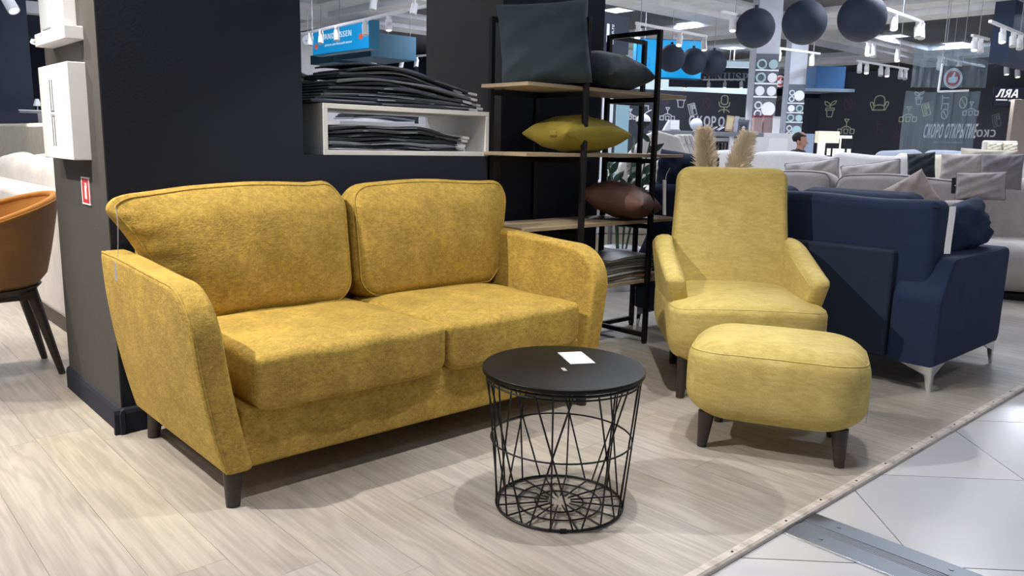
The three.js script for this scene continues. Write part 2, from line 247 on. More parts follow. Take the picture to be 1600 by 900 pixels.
// ================================================================ THE SOFA
{
  const t = thing('sofa', 'two-seat mustard yellow chenille sofa with flared arms in front of the dark column', 'sofa', [1.62, 0, -2.52]);
  const F = 0.392, B = -0.40; // front and rear of the body
  obj('base', softBox(1.42, 0.185, F - B - 0.03, 0.012, null, [8, 3, 4]).translate(0, 0.103 + 0.0925, (F + B) / 2 - 0.012), M.chenille, t);
  obj('back_frame', softBox(1.5, 0.58, 0.09, 0.03, null, [8, 6, 2]).translate(0, 0.115 + 0.29, B + 0.045), M.chenille, t);
  // arms: flared outwards, front top corner round, piped along the outer edge
  const AH = 0.573, AD = F - B, AT = 0.088, y0 = 0.103;
  const armWarp = s => p => {
    let [z, y] = roundCorner(p.z, p.y, AD / 2, AH / 2, 0.17, 1, 1, 0.02);
    const yy = clamp((y + AH / 2) / AH, 0, 1), zz = (z + AD / 2) / AD;
    const out = 0.085 * (1 - (1 - yy) ** 1.7);
    const puff = 0.006 * Math.sin(Math.PI * yy) * Math.sin(Math.PI * zz) * Math.sign(p.x);
    p.set(s * (0.727 + (p.x) + out) + s * puff, y0 + AH * yy - 0.022 * smooth(0.1, 0.85, zz) * yy, (F + B) / 2 + z);
  };
  for (const s of [-1, 1]) {
    const w = armWarp(s), arm = softBox(AT, AH, AD, 0.02, p => { w(p); }, [4, 20, 24]);
    if (s < 0) { const q = arm.attributes.position, nn = arm.attributes.normal; for (let i = 0; i < q.count; i += 3) for (const A of [q, nn, arm.attributes.uv]) { const k = A.itemSize, a = A.array, i1 = (i + 1) * k, i2 = (i + 2) * k; for (let j = 0; j < k; j++) { const h = a[i1 + j]; a[i1 + j] = a[i2 + j]; a[i2 + j] = h; } } for (let i = 0; i < nn.array.length; i++) nn.array[i] *= -1; }
    const a = obj('armrest', arm, M.chenille, t);
    const pts = [], e = AD / 2 - 0.006, h = AH / 2 - 0.006, ox = AT / 2 - 0.007;
    for (let y = -AH / 2 + 0.01; y < h - 0.016; y += 0.012) pts.push([ox, y, e]);
    for (let z = e - 0.016; z > -e; z -= 0.012) pts.push([ox, h, z]);
    obj('piping', tube(pts.map(q => { const v = V(...q); w(v); return v; }), 0.0052, false, 260, 8), M.chenille, a);
  }
  // seat cushions
  for (const [x0, x1, seed] of [[-0.683, 0.012, 3], [0.018, 0.683, 8]]) {
    const W = x1 - x0, D = 0.66, H = 0.168;
    const g = softBox(W, H, D, 0.022, p => {
      const a = p.x / (W / 2), c = p.z / (D / 2), top = p.y > 0;
      [p.x, p.y] = roundCorner(p.x, p.y, W / 2, H / 2, 0.055, 0, -1, 0.022);
      p.y += (top ? 0.022 : 0) * (1 - a * a * a * a) * (1 - c ** 4) + (top ? 0.0035 * (Math.sin(p.x * 21 + seed) * Math.sin(p.z * 17 + seed * 2)) : 0);
      p.z += 0.012 * (1 - a * a) * Math.max(0, c) ** 3 * (1 - (p.y / H * 2) ** 2 * 0.5) + 0.003 * Math.sin(p.x * 30 + seed) * Math.max(0, c) ** 4;
    }, [22, 6, 22]).translate((x0 + x1) / 2, 0.273 + H / 2, F - D / 2 + 0.006);
    obj('seat_cushion', g, M.chenille, t);
  }
  // back cushions, leaning; the outer edges spread over the arms
  for (const s of [-1, 1]) {
    const W = 0.85, H = 0.47, T = 0.17, tilt = -0.13;
    const warp = p => {
      const a = p.x / (W / 2), b = p.y / (H / 2), oc = s * a; // oc = +1 at the outer edge
      [p.x, p.y] = roundCorner(p.x, p.y, W / 2, H / 2, 0.10, 0, 0, 0.05);
      const bulge = (1 - a * a) * (1 - b * b);
      // thin towards the outer edge and the top, full in the middle
      const thin = 1 - 0.5 * smooth(0.5, 1.0, oc) - (0.35 * smooth(0.5, 1, b)) * (1 - 0.5 * smooth(0.55, 1, oc));
      p.z = p.z * Math.max(0.26, thin) + (p.z > 0 ? 1 : -0.4) * 0.04 * bulge;
      // the outer side runs outwards to the top, over the arm
      p.x += s * (s < 0 ? 0.125 : 0.05) * (b - 0.8) * Math.pow(clamp((oc + 1) / 2, 0, 1), 1.6);
      p.y += 0.008 * Math.sin(a * 3.4 + (s < 0 ? 0.8 : 2.1)) * smooth(0, 1, b) + (s < 0 ? -0.022 * smooth(0.3, 1, oc) * smooth(0.2, 1, b) + 0.016 * smooth(0.6, 0.92, -oc) * smooth(0, 1, b) : 0.008 * smooth(0.3, 1, oc) * smooth(0, 1, b));
      p.z += 0.003 * Math.sin(b * 19) * smooth(0.6, 0.9, oc) * smooth(1.02, 0.9, oc) * (s < 0 ? 1 : 0.3) + 0.003 * Math.sin(a * 6 + b * 4 + s) * bulge;
    };
    const g = softBox(W, H, T, 0.05, warp, [30, 20, 4]), place = q => q.rotateX(tilt).translate(s * 0.4275 + (s < 0 ? -0.012 : 0), 0.433 + H / 2 - 0.006, -0.255);
    const c = obj('back_cushion', place(g), M.chenille, t);
    const zf = T / 2 - 0.014, pts = rectPath(W / 2 - 0.0145, H / 2 - 0.0145, 0.0355, 24);
    obj('piping', place(tube(pts.map(([x, y]) => { const v = V(x, y, zf); warp(v); return v; }), 0.0038, true, 240, 8)), M.chenille, c);
  }
  for (const [x, z, dx, dz] of [[-0.735, 0.345, 0.03, 0.03], [0.735, 0.345, -0.03, 0.03], [-0.725, -0.335, 0.03, -0.02], [0.725, -0.335, -0.03, -0.02]]) obj('leg', bar([x, 0.108, z], [x - dx * 0.3, 0, z + dz * 0.6], 0.028, 20, 0.02), M.darkWood, t);
}
{ // hang tag on its cord over the left arm
  const t = thing('hang_tag', 'small grey hang tag dangling on a cord over the left sofa arm', 'tag', [0.775, 0.84, -2.745]);
  obj('cord', tube([[0, 0, 0], [0.0, -0.05, 0.012], [-0.003, -0.11, 0.014], [-0.007, -0.19, 0.005]], 0.0012, false, 20, 6), M.cable, t);
  obj('card', bx(0.003, 0.062, 0.03, [-0.008, -0.215, 0.006], [0.1, 0.3, 0], 0.001), std(0x9fa2a6, 0.35), t);
}
{ // wire basket table with a round black top
  const t = thing('side_table', 'round black side table, a wire basket under a flat lid', 'table', [1.628, 0, -1.562]);
  const R0 = 0.189, R1 = 0.226, H = 0.405, wr = 0.0027;
  obj('table_top', lathe([[0, 0.412], [0.231, 0.412], [0.2365, 0.414], [0.237, 0.424], [0.234, 0.4275], [0, 0.4275]], 72), M.blackTop, t);
  const ring = (r, y, q = wr) => boxUV(put(new THREE.TorusGeometry(r, q, 8, 64), [0, y, 0], [Math.PI / 2, 0, 0]));
  const P = (a, y) => { const r = lerp(R0, R1, y / H); return [r * Math.cos(a), y, r * Math.sin(a)]; };
  obj('rim', [ring(R1, H, 0.004), ring(R1 - 0.002, H - 0.012)], M.black, t);
  obj('ring', ring(lerp(R0, R1, 0.52), 0.52 * H), M.black, t);
  obj('ring', ring(R0, 0.006, 0.0042), M.black, t);
  obj('ring', ring(0.125, 0.006), M.black, t); obj('ring', ring(0.072, 0.006), M.black, t);
  const n = 16, st = Math.PI * 2 / n;
  for (let i = 0; i < n; i++) { const a = i * st + 0.13; obj('spoke', bar([0.035 * Math.cos(a), 0.009, 0.035 * Math.sin(a)], [R0 * Math.cos(a), 0.009, R0 * Math.sin(a)], wr, 6), M.black, t); }
  for (let i = 0; i < 8; i++) { // an upright and a crossing pair in each eighth
    const a = i * 2 * st + 0.13, g = 2 * st;
    obj('wire', bar(P(a, 0.006), P(a, H), wr, 6), M.black, t);
    obj('wire', bar(P(a - g * 0.42, 0.006), P(a + g * 0.30, H), wr, 6), M.black, t); obj('wire', bar(P(a + g * 0.42, 0.006), P(a - g * 0.30, H), wr, 6), M.black, t);
  }
  obj('foot', bx(0.018, 0.012, 0.008, [P(2.3, 0)[0], 0.006, P(2.3, 0)[2]], [0, -2.3 + Math.PI / 2, 0]), M.black, t);
  obj('sticker', bx(0.011, 0.0008, 0.03, [-0.028, 0.4279, 0.029], [0, -0.5, 0]), std(0xa9a39a, 0.4), t, 'little pale sticker');
}
{
  const t = thing('price_card', 'white price card in a clear holder lying on the black wire table', 'card', [1.717, 0.4280, -1.596], -0.5);
  obj('holder', bx(0.077, 0.0022, 0.133, [0, 0.0011, 0], [0, 0, 0], 0.0008), phys(0xe8e8ee, 0.15, { clearcoat: 1 }), t);
  obj('card', bx(0.066, 0.0006, 0.118, [0, 0.0025, 0]), [std(0xf0e9ee), std(0xf0e9ee), std(0xffffff, 0.6, { map: canvasTex(128, 256, (c, w, h) => { c.fillStyle = '#efe8ee'; c.fillRect(0, 0, w, h); c.fillStyle = '#b9aab6'; for (let i = 0; i < 7; i++) c.fillRect(18, 40 + i * 22, 60 + (i * 37) % 34, 4); }) }), std(0xf0e9ee), std(0xf0e9ee), std(0xf0e9ee)][2], t);
}
// ================================================================ ARMCHAIR AND OTTOMAN
{
  const t = thing('armchair', 'high-backed yellow velvet armchair with sloping arms standing behind the ottoman', 'armchair', [3.155, 0, -1.96], -0.80);
  const W = 0.665, zf = 0.36, zb = -0.32, SH = 0.25, SD = zf - zb, SY = 0.165 + SH / 2;
  const sw = p => {
    const a = p.x / (W / 2), b = clamp(p.y / (SH / 2), -1, 1), c = p.z / (SD / 2);
    [p.x, p.z] = roundCorner(p.x, p.z, W / 2, SD / 2, 0.13, 0, 1, 0.035);
    const low = Math.max(0, -b), e = 1 - 0.10 * low * low; p.x *= e; if (p.z > 0) p.z *= 1 - 0.10 * low * low;
    if (b > 0) p.y += b * (0.03 * (1 - a * a) * (1 - c ** 4) - 0.012 * a ** 4);
  };
  const s = obj('seat', softBox(W, SH, SD, 0.035, p => sw(p), [22, 8, 22]).translate(0, SY, (zf + zb) / 2), M.velvet, t);
  { const pts = [], y = SH / 2 - 0.012, x = W / 2 - 0.0105, z = SD / 2 - 0.0105; for (let i = 0; i < 10; i++) pts.push([-x, y, lerp(0.02, z, i / 10)]); for (let i = 0; i < 24; i++) pts.push([lerp(-x, x, i / 24), y, z]); for (let i = 0; i <= 10; i++) pts.push([x, y, lerp(z, 0.02, i / 10)]);
    obj('piping', tube(pts.filter(q => !(Math.abs(q[0]) > W / 2 - 0.036 && q[2] > SD / 2 - 0.036)).map(q => { const v = V(...q); sw(v); v.y += SY; v.z += (zf + zb) / 2; return v; }), 0.003, false, 160, 6), M.velvet, s); }
  // tall backrest, narrower at the top, leaning
  const BH = 0.642; const back = softBox(0.56, BH, 0.12, 0.035, p => {
    [p.x, p.y] = roundCorner(p.x, p.y, 0.28, BH / 2, 0.065, 0, 1, 0.035);
    const b = p.y / (BH / 2), a = p.x / 0.28; p.x *= lerp(1.02, 0.93, smooth(-1, 1, b)); p.z += (p.z > 0 ? 0.02 : 0.01) * (1 - a * a) * (1 - b * b) - 0.02 * b; p.z -= 0.012 * (1 - b * b);
  }, [18, 22, 3]).rotateX(-0.10).translate(0.014, 0.33 + BH / 2, -0.305);
  const bk = obj('backrest', back, M.velvet, t);
  // arms: thin sloping wings that start at the back and end over the seat
  for (const q of [-1, 1]) {
    const prof = new THREE.Shape(); prof.moveTo(-0.36, 0.30); prof.lineTo(0.20, 0.33); prof.lineTo(0.225, 0.49); prof.quadraticCurveTo(0.225, 0.512, 0.20, 0.522); prof.lineTo(-0.17, 0.618); prof.bezierCurveTo(-0.24, 0.645, -0.36, 0.66, -0.37, 0.60); prof.closePath();
    const g = prism(prof, 0.085, 0.028, 10); g.rotateY(-Math.PI / 2);
    const P = g.attributes.position; for (let i = 0; i < P.count; i++) { const y = P.getY(i), z = P.getZ(i); P.setX(i, P.getX(i) + q * (0.276 + 0.055 * smooth(0.3, 0.62, y) - 0.045 * smooth(0.5, 0.7, y) * smooth(0.15, -0.3, z) - 0.01 * smooth(0, 0.25, z))); }
    const gg = finish(g); obj('armrest', gg, M.velvet, t);
  }
  for (const [x, z] of [[-0.26, 0.27], [0.26, 0.27], [-0.22, -0.27], [0.22, -0.27]]) obj('leg', bar([x, 0.185, z], [x * 1.03, 0, z * 1.03], 0.026, 18, 0.018), M.darkWood, t);
}
{ // tag at the side of the armchair's back
  const t = thing('hang_tag', 'pale grey hang tag at the left edge of the tall armchair back', 'tag', [3.212, 0.93, -2.435], -0.8);
  obj('card', bx(0.012, 0.17, 0.05, [0, -0.115, 0], [0, 0, 0.05], 0.002), std(0x8f9096, 0.4), t); obj('cord', tube([[0.02, 0.03, 0], [0.005, 0, 0], [0, -0.04, 0]], 0.001, false, 10, 5), M.cable, t);
}
{
  const t = thing('ottoman', 'rounded yellow velvet ottoman on four dark tapered legs', 'ottoman', [2.60, 0, -1.426], -1.10);
  const W = 0.615, D = 0.43, H = 0.285, Y = 0.112;
  const warp = p => { // swollen block: plan a rounded oblong, sides bulging, edges soft
    [p.x, p.z] = roundCorner(p.x, p.z, W / 2, D / 2, 0.135, 0, 0, 0.06);
    const b = clamp(p.y / (H / 2), -1, 1), e = b > 0 ? 1 - 0.075 * Math.pow(b, 4) : 1 - 0.11 * Math.pow(-b, 4);
    const a = p.x / (W / 2), c = p.z / (D / 2); p.x *= e; p.z *= (b > 0 ? 1 - 0.10 * Math.pow(b, 3) : 1 - 0.13 * Math.pow(-b, 3)) * 1.03;
    p.y += b > 0 ? 0.012 * b * (1 - a * a * 0.9) * (1 - c * c) - 0.014 * Math.pow(Math.abs(a), 5) * b : 0.022 * Math.pow(Math.abs(a), 5) * -b;
  };
  const body = obj('cushion', softBox(W, H, D, 0.06, warp, [26, 14, 20], 6).translate(0, Y + H / 2, 0), M.velvet, t);
  { const r = 0.06, y = H / 2 - r * 0.58, pts = rectPath(W / 2 - r * 0.1, D / 2 - r * 0.1, r * 0.9, 20).map(([x, z]) => [x, y, z]);
    obj('piping', tube(pts.map(q => { const v = V(...q); warp(v); v.y += Y + H / 2; return v; }), 0.0026, true, 300, 6), M.velvet, body); }
  for (const [x, z] of [[-0.222, 0.14], [0.222, 0.14], [-0.2, -0.14], [0.2, -0.14]]) obj('leg', bar([x, 0.13, z], [x * 1.04, 0, z * 1.08], 0.030, 20, 0.0165), M.darkWood, t);
  obj('zip_cord', tube([[0.312, 0.30, -0.05], [0.318, 0.2, -0.052], [0.315, 0.10, -0.05]], 0.001, false, 12, 5), M.cable, t);
}

// ================================================================ NICHE: white open box with fabric sample books
{
  const t = thing('box_shelf', 'white open box shelf standing on the low wall in the niche', 'shelf', [2.0885, 0.998, -2.975 - 0.245]);
  const W = 0.883, H = 0.208, D = 0.49, th = 0.02;
  const wm = M.paint(0xe4e4e2, 0.6);
  obj('top_panel', bx(W, th, D, [0, H - th / 2, 0], [0, 0, 0], 0.002), wm, t); obj('bottom_panel', bx(W, th, D, [0, th / 2, 0], [0, 0, 0], 0.002), wm, t);
  for (const s of [-1, 1]) obj('side_panel', bx(th, H - 2 * th, D, [s * (W - th) / 2, H / 2, 0], [0, 0, 0], 0.001), wm, t);
}
const sampleTones = [0x33353c, 0x50535c, 0x2e3038, 0x74777f, 0x40434b, 0x9b9ea8, 0x383b42, 0x595c65, 0x82858f].map(c => M.cloth(c, 0.92, 0.2));
function sampleBook(mode, i, n, label, group, seed) { // sheets of cloth over one another, held at the right end in a pale clip
  const R = rng(seed * 131 + i * 7), top = mode === 'top', t = thing('fabric_sample_book', label, 'sample book', [0, 0, 0], 0, group);
  const base = top ? 1.206 : 1.018, xr = top ? 2.40 + 0.045 * Math.sin(i * 2.3) + (i < 4 ? 0.05 : 0.0) : 2.36 + 0.03 * R(), xl = top ? 1.60 + 0.20 * i / n + R() * 0.02 : 1.68, dep = 0.30, zc = (top ? -3.16 : -3.15) + (R() - 0.5) * 0.02;
  const f = (u, k) => { // centre line of sheet k (0..1 through the pile)
    const hump = Math.sin(Math.PI * clamp(u * 0.92 + 0.06, 0, 1)) ** 0.9, thick = top ? lerp(0.105, 0.178, hump) * lerp(1, 0.80, smooth(0.55, 1, u)) : lerp(0.09, 0.105, hump) * lerp(1, 0.72, smooth(0.6, 1, u));
    return base + 0.004 + thick * k + (top ? 0.006 * hump * Math.sin(u * 12 + i * 1.7) * k : 0.003 * Math.sin(u * 14 + i)) * 1;
  };
  const lay = (name, a, b, th, dz, dy, tone, d) => { // a layer from a to b along the book that follows its drape
    const L = b - a, ph = R() * 6, g = softBox(L, th, d, th * 0.38, p => { const X = (a + b) / 2 + p.x, u = top ? (X - 1.6) / (xr - 1.6) : (X - xl) / (xr - xl); p.set(X, f(u, (i + 0.5) / n) + dy + p.y * (0.85 + 0.2 * Math.sin(u * 8 + ph)), zc + p.z + dz + 0.005 * Math.sin(u * 9 + ph) * (p.z > 0 ? 1 : 0)); }, [40, 1, 2], 3);
    return obj(name, g, sampleTones[tone], t);
  };
  const th = (top ? 0.178 : 0.105) / n;
  lay('swatch', xl, xr, th * 0.80, 0, 0, (R() * 9) | 0, dep);
  lay('cover', xl + 0.02, xr - 0.005, th * 0.34, 0.004 * R(), th * 0.30, (R() * 9) | 0, dep - 0.01);
  { const a = xl + 0.08 + R() * 0.3; lay('swatch', a, a + 0.12 + R() * 0.2, th * 0.36, 0.007, -th * 0.1, [3, 5, 8][(R() * 3) | 0], dep - 0.004); }
  const k = (i + 0.5) / n, y = f(1, k);
  obj('clip', bx(0.055, 0.0115, dep * 0.98, [xr + 0.012, y, zc], [0, 0, -0.08 - R() * 0.1], 0.002), std(0xcfcfd2, 0.45), t);
}
const ord = ['lowest', 'second from the bottom', 'third from the bottom', 'fourth from the bottom', 'fifth from the bottom', 'sixth from the bottom', 'seventh from the bottom', 'eighth from the bottom', 'ninth from the bottom', 'tenth from the bottom', 'topmost'];
for (let i = 0; i < 11; i++) sampleBook('top', i, 11, `dark clipped sample book, ${ord[i]} in the pile on the white box`, 'sample books piled on the white box', 3);
for (let i = 0; i < 6; i++) sampleBook('in', i, 6, `dark clipped sample book, ${i === 5 ? 'topmost' : ord[i]} in the pile inside the white box`, 'sample books inside the white box', 5);
{ // folded colourful samples behind the pile
  const cols = [[0x9a4a30, 'brick red'], [0xcdb45a, 'pale yellow'], [0x8d8a84, 'grey'], [0xd8cfbd, 'cream'], [0xa59f96, 'stone coloured']];
  cols.forEach(([c, n], i) => { const g = softBox(0.26, 0.021, 0.12, 0.009, p => { p.y += 0.012 * Math.sin((p.x + 0.15) * 7) - 0.03 * smooth(0.0, 0.15, p.x); }, [14, 2, 3]); tag(obj('folded_fabric', put(g, [1.735 - 0.01 * i, 1.232 + i * 0.026, -3.395]), M.cloth(c)), `${n} folded fabric sample at the left end behind the dark pile`, 'fabric', 'folded samples behind the pile'); });
}
{ // what shows through the box from the next aisle: a white shelf with more samples
  const t = thing('display_shelf', 'white display shelf with a black frame seen through the open box', 'shelf', [4.15, 0, -5.9]);
  obj('top_panel', bx(1.5, 0.03, 0.4, [-0.1, 1.195, 0]), M.plastic, t); obj('middle_panel', bx(1.5, 0.03, 0.4, [-0.1, 0.95, 0]), M.plastic, t); for (const x of [-0.83, 0.63]) obj('side_panel', bx(0.03, 1.18, 0.4, [x, 0.59, 0]), M.plastic, t);
  for (const x of [0.1, 0.4]) obj('frame_post', bx(0.025, 0.5, 0.025, [x, 1.46, -0.1]), M.black, t); obj('frame_bar', bx(0.35, 0.025, 0.025, [0.25, 1.4, -0.1]), M.black, t);
  for (let i = 0; i < 4; i++) { const g = softBox(0.62, 0.014, 0.3, 0.006, p => { p.y += 0.03 * Math.cos(p.x * 4) - 0.02; }, [16, 1, 2]); tag(obj('fabric_sample_book', put(g, [3.75 + 0.02 * i, 1.245 + i * 0.015, -5.9]), sampleTones[(i * 4 + 5) % 9]), `dark sample book ${['at the bottom', 'second up', 'third up', 'on top'][i]} of the pile seen through the open box`, 'sample book', 'sample books seen through the box'); }
}

// ================================================================ BLACK STEEL SHELF WITH OAK BOARDS
{
  const t = thing('shelving_unit', 'open shelving unit with oak boards on black square steel frames', 'shelf', [3.1, 0, -2.84]);
  const s = 0.024, H = 1.652, zf = 0.175, zb = -0.165, q = (x, z) => bx(s, H - 0.012, s, [x, H / 2 + 0.004, z], [0, 0, 0], 0.002);
  for (const [xm, xo] of [[-0.234, -0.534], [0.305, 0.605]]) {
    obj('post', q(xm, zf), M.black, t); obj('post', q(xm, zb), M.black, t); obj('post', q(xo, zb), M.black, t);
    for (const y of [0.045, 0.32, 0.64, 0.985, 1.3, H - 0.012]) { obj('crossbar', bx(s * 0.9, s, zf - zb - s, [xm, y, (zf + zb) / 2]), M.black, t); obj('crossbar', bx(Math.abs(xo - xm) - s, s, s * 0.9, [(xm + xo) / 2, y, zb]), M.black, t); }
    for (const [x, z] of [[xm, zf], [xm, zb], [xo, zb]]) obj('foot', cyl(0.014, 0.014, 0.01, [x, 0.005, z], [0, 0, 0], 14), M.black, t);
  }
  for (const y of [0.345, 0.668, 1.013, 1.326]) obj('board', bx(1.18, 0.017, 0.325, [-0.01, y, 0.0], [0, 0, 0], 0.0015), M.oakShelf, t);
}
{
  const pl = (name, label, w, h, th, mat, at, rot, o) => { const g = pillowShape(w, h, th, o); const p = thing(name, label, 'pillow', at); const c = obj('cover', put(g, [0, 0, 0], rot), mat, p); return p; };
  const p1 = pl('throw_pillow', 'large square slate grey velvet pillow standing upright on the top board', 0.43, 0.385, 0.15, M.slate, [2.715, 1.5235, -2.80], [-0.10, -0.72, 0.02], { ear: 0.045, seed: 4, wr: 0.004 });
  pl('throw_pillow', 'dark charcoal pillow lying on the top board beside the slate one', 0.43, 0.40, 0.20, M.slateDark, [3.155, 1.432, -2.83], [-Math.PI / 2 + 0.12, 0, 0.2], { ear: 0.02, seed: 7, lens: 0.4, wr: 0.003 });
  pl('throw_pillow', 'olive yellow pillow with a knotted end lying on the second board', 0.43, 0.34, 0.185, M.olive, [2.955, 1.113, -2.80], [-Math.PI / 2, 0, -0.1], { ear: 0.05, seed: 11, lens: 0.42, wr: 0.003 });
  pl('throw_pillow', 'brown leather pillow lying on the third board', 0.42, 0.34, 0.19, M.leather, [3.315, 0.775, -2.79], [-Math.PI / 2 + 0.1, 0.16, 0.4], { ear: 0.02, seed: 15, lens: 0.42, wr: 0.003 });
  const tags = scene.getObjectByName('throw_pillow_002'); obj('knot', put(softBox(0.055, 0.04, 0.05, 0.015, p => { p.y *= 1 + p.x * 6; }, [4, 4, 4]), [-0.20, 0, 0.05]), M.olive, tags);
}
{ // magazines and catalogues on the lowest board
  const R = rng(41), cols = [0x77797d, 0x5c5e63, 0xb9b8b6, 0x3b3d42, 0x8e8d8b, 0x95705c, 0xa3a4a8, 0x4a4c51];
  let y = 0.3545; const ordm = ['lowest', 'second', 'third', 'fourth', 'fifth', 'sixth', 'seventh', 'eighth', 'ninth', 'tenth', 'eleventh', 'topmost'];
  for (let i = 0; i < 12; i++) {
    const h = 0.008 + R() * 0.006, g = thing('catalogue', `grey catalogue, ${i === 0 || i === 11 ? ordm[i] : ordm[i] + ' from the bottom'} in the pile on the lowest board`, 'catalogue', [3.30 + (R() - 0.5) * 0.03, y, -2.83 + (R() - 0.5) * 0.02], (R() - 0.5) * 0.3, 'catalogues on the lowest board');
    const bend = p => { p.y += 0.012 * smooth(0.05, 0.2, Math.abs(p.x)) * (0.3 + 0.7 * (i / 12)) * -0.6; };
    obj('cover', softBox(0.40, h * 0.5, 0.26, h * 0.2, p => { bend(p); p.y += h * 0.72; }, [12, 1, 4], 2), std(cols[(R() * 8) | 0], 0.35), g);
    obj('pages', softBox(0.392, h * 0.5, 0.252, h * 0.15, p => { bend(p); p.y += h * 0.24; }, [12, 1, 4], 2), std(0xcfcfce, 0.7), g); y += h;
  }
}

// ================================================================ LEFT: wall cabinets, fire sign, orange chair, cream sofa
{
  const t = thing('wall_cabinet', 'flat white cabinet with narrow slots hanging on the side of the dark column', 'cabinet', [0.818, 0.97, -3.33]);
  obj('body', bx(0.062, 0.335, 0.41, [-0.031, 0.1675, 0], [0, 0, 0], 0.003), M.plastic, t);
  for (const z of [-0.045, -0.015]) { obj('slot', bx(0.002, 0.115, 0.006, [-0.0626, 0.225, z + 0.0]), std(0x63666c, 0.4), t); obj('slot', bx(0.002, 0.11, 0.006, [-0.0626, 0.1, z + 0.0]), std(0x63666c, 0.4), t); }
  obj('lock', bx(0.003, 0.008, 0.05, [-0.063, 0.158, -0.03]), M.cable, t); obj('lock', bx(0.003, 0.008, 0.05, [-0.063, 0.176, -0.03]), M.cable, t);
}
{
  const t = thing('wall_cabinet', 'white cabinet with a projecting lower ledge above the slotted one', 'cabinet', [0.818, 1.38, -3.33]);
  obj('ledge', bx(0.064, 0.045, 0.42, [-0.032, 0.0225, 0], [0, 0, 0], 0.003), M.plastic, t); obj('body', bx(0.045, 0.5, 0.33, [-0.0225, 0.295, -0.03], [0, 0, 0], 0.003), M.plastic, t);
  obj('door', bx(0.006, 0.47, 0.12, [-0.048, 0.295, -0.1], [0, 0, 0], 0.001), std(0xcdd6da, 0.3), t);
}
{
  const art = canvasTex(96, 256, (c, w, h) => { c.fillStyle = '#f0ecec'; c.fillRect(0, 0, w, h); c.fillStyle = '#c9393f'; c.fillRect(10, 12, w - 20, h - 26); c.fillStyle = '#f2e9e7'; c.beginPath(); c.roundRect(36, 78, 24, 128, 9); c.fill(); c.fillRect(42, 58, 12, 22); c.fillRect(36, 54, 30, 7); c.fillRect(60, 60, 6, 40); });
  const m = obj('fire_sign', [new THREE.BoxGeometry(0.004, 0.10, 0.105)], std(0xffffff, 0.5, { map: art })); m.position.set(0.8115, 0.857, -3.215); tag(m, 'red fire extinguisher sign with a white border stuck on the dark column', 'sign');
}
{
  const t = thing('tub_chair', 'orange velvet tub chair with a tan outer shell and dark wooden legs', 'chair', [0.585, 0, -4.08]);
  const shell = (dr, mat, name, inner) => { // curved wall round the seat; phi 0 = its back, towards +x
    const pos = [], idx = [], n = 56, m = 14;
    const rim = f => 0.79 - 0.20 * (1 - Math.cos(f)) / 2 - 0.11 * smooth(1.7, 2.5, Math.abs(f));
    for (let i = 0; i <= n; i++) for (let j = 0; j <= m; j++) { const f = lerp(-2.5, 2.5, i / n), v = j / m, y = lerp(0.395, rim(f), v), r = lerp(0.235, 0.322, Math.pow(v, 0.75)) + dr * (1 - 0.25 * smooth(0.8, 1, v)) - 0.03 * smooth(0.14, 0, v); pos.push(r * Math.cos(f), y + (inner ? 0.004 : 0), r * Math.sin(f)); }
    for (let i = 0; i < n; i++) for (let j = 0; j < m; j++) { const q = i * (m + 1) + j; idx.push(q, q + 1, q + m + 2, q, q + m + 2, q + m + 1); }
    const g = new THREE.BufferGeometry(); g.setAttribute('position', new THREE.Float32BufferAttribute(pos, 3)); g.setIndex(idx); return finish(g);
  };
  M.rustShell.side = M.rust.side = THREE.DoubleSide;
  const rimPts = dr => { const p = []; for (let i = 0; i <= 56; i++) { const f = lerp(-2.5, 2.5, i / 56); p.push([(0.322 + dr) * Math.cos(f), 0.79 - 0.20 * (1 - Math.cos(f)) / 2 - 0.11 * smooth(1.7, 2.5, Math.abs(f)), (0.322 + dr) * Math.sin(f)]); } return p; };
  obj('outer_shell', shell(0, M.rustShell, '', false), M.rustShell, t); obj('inner_shell', shell(-0.036, M.rust, '', true), M.rust, t);
  obj('rim', tube(rimPts(-0.016), 0.017, false, 120, 10), M.rust, t); obj('piping', tube(rimPts(0), 0.004, false, 120, 6), M.rust, t);
  obj('seat_cushion', softBox(0.46, 0.09, 0.46, 0.04, p => { [p.x, p.z] = roundCorner(p.x, p.z, 0.23, 0.23, 0.2); }, [12, 3, 12]).translate(-0.02, 0.44, 0), M.rust, t);
  obj('underframe', [cyl(0.2, 0.23, 0.03, [0, 0.387, 0], [0, 0, 0], 40), bx(0.36, 0.035, 0.03, [0, 0.362, 0.13]), bx(0.36, 0.035, 0.03, [0, 0.362, -0.13])], M.darkWood, t);
  for (const [x, z] of [[1, 1], [1, -1], [-1, 1], [-1, -1]]) obj('leg', bar([x * 0.165, 0.385, z * 0.115], [x * 0.252, 0, z * 0.165], 0.026, 16, 0.014), M.darkWood, t);
}
{
  const t = thing('sofa', 'long cream white sofa on a dark plinth behind the orange chair', 'sofa', [1.0, 0, -5.9]);
  obj('plinth', bx(1.0, 0.08, 3.0, [0.55, 0.04, 0]), M.darkWood, t);
  obj('back', softBox(0.22, 0.655, 3.06, 0.05, null, [3, 6, 12]).translate(0.13, 0.41, 0), M.offwhite, t);
  obj('seat', softBox(0.85, 0.34, 3.0, 0.05, null, [6, 3, 12]).translate(0.62, 0.25, 0), M.offwhite, t);
  for (let i = 0; i < 4; i++) obj('back_cushion', softBox(0.2, 0.5, 0.72, 0.08, p => { const a = p.z / 0.36, b = p.y / 0.25; p.x += Math.sign(p.x) * 0.04 * (1 - a * a) * (1 - b * b); p.y += 0.025 * (1 - a * a) * Math.max(0, b) + 0.01 * Math.sin(p.z * 9 + i); }, [3, 10, 12]).rotateZ(-0.18 * -1).translate(0.35, 0.64, -1.1 + i * 0.73), M.offwhite, t);
}
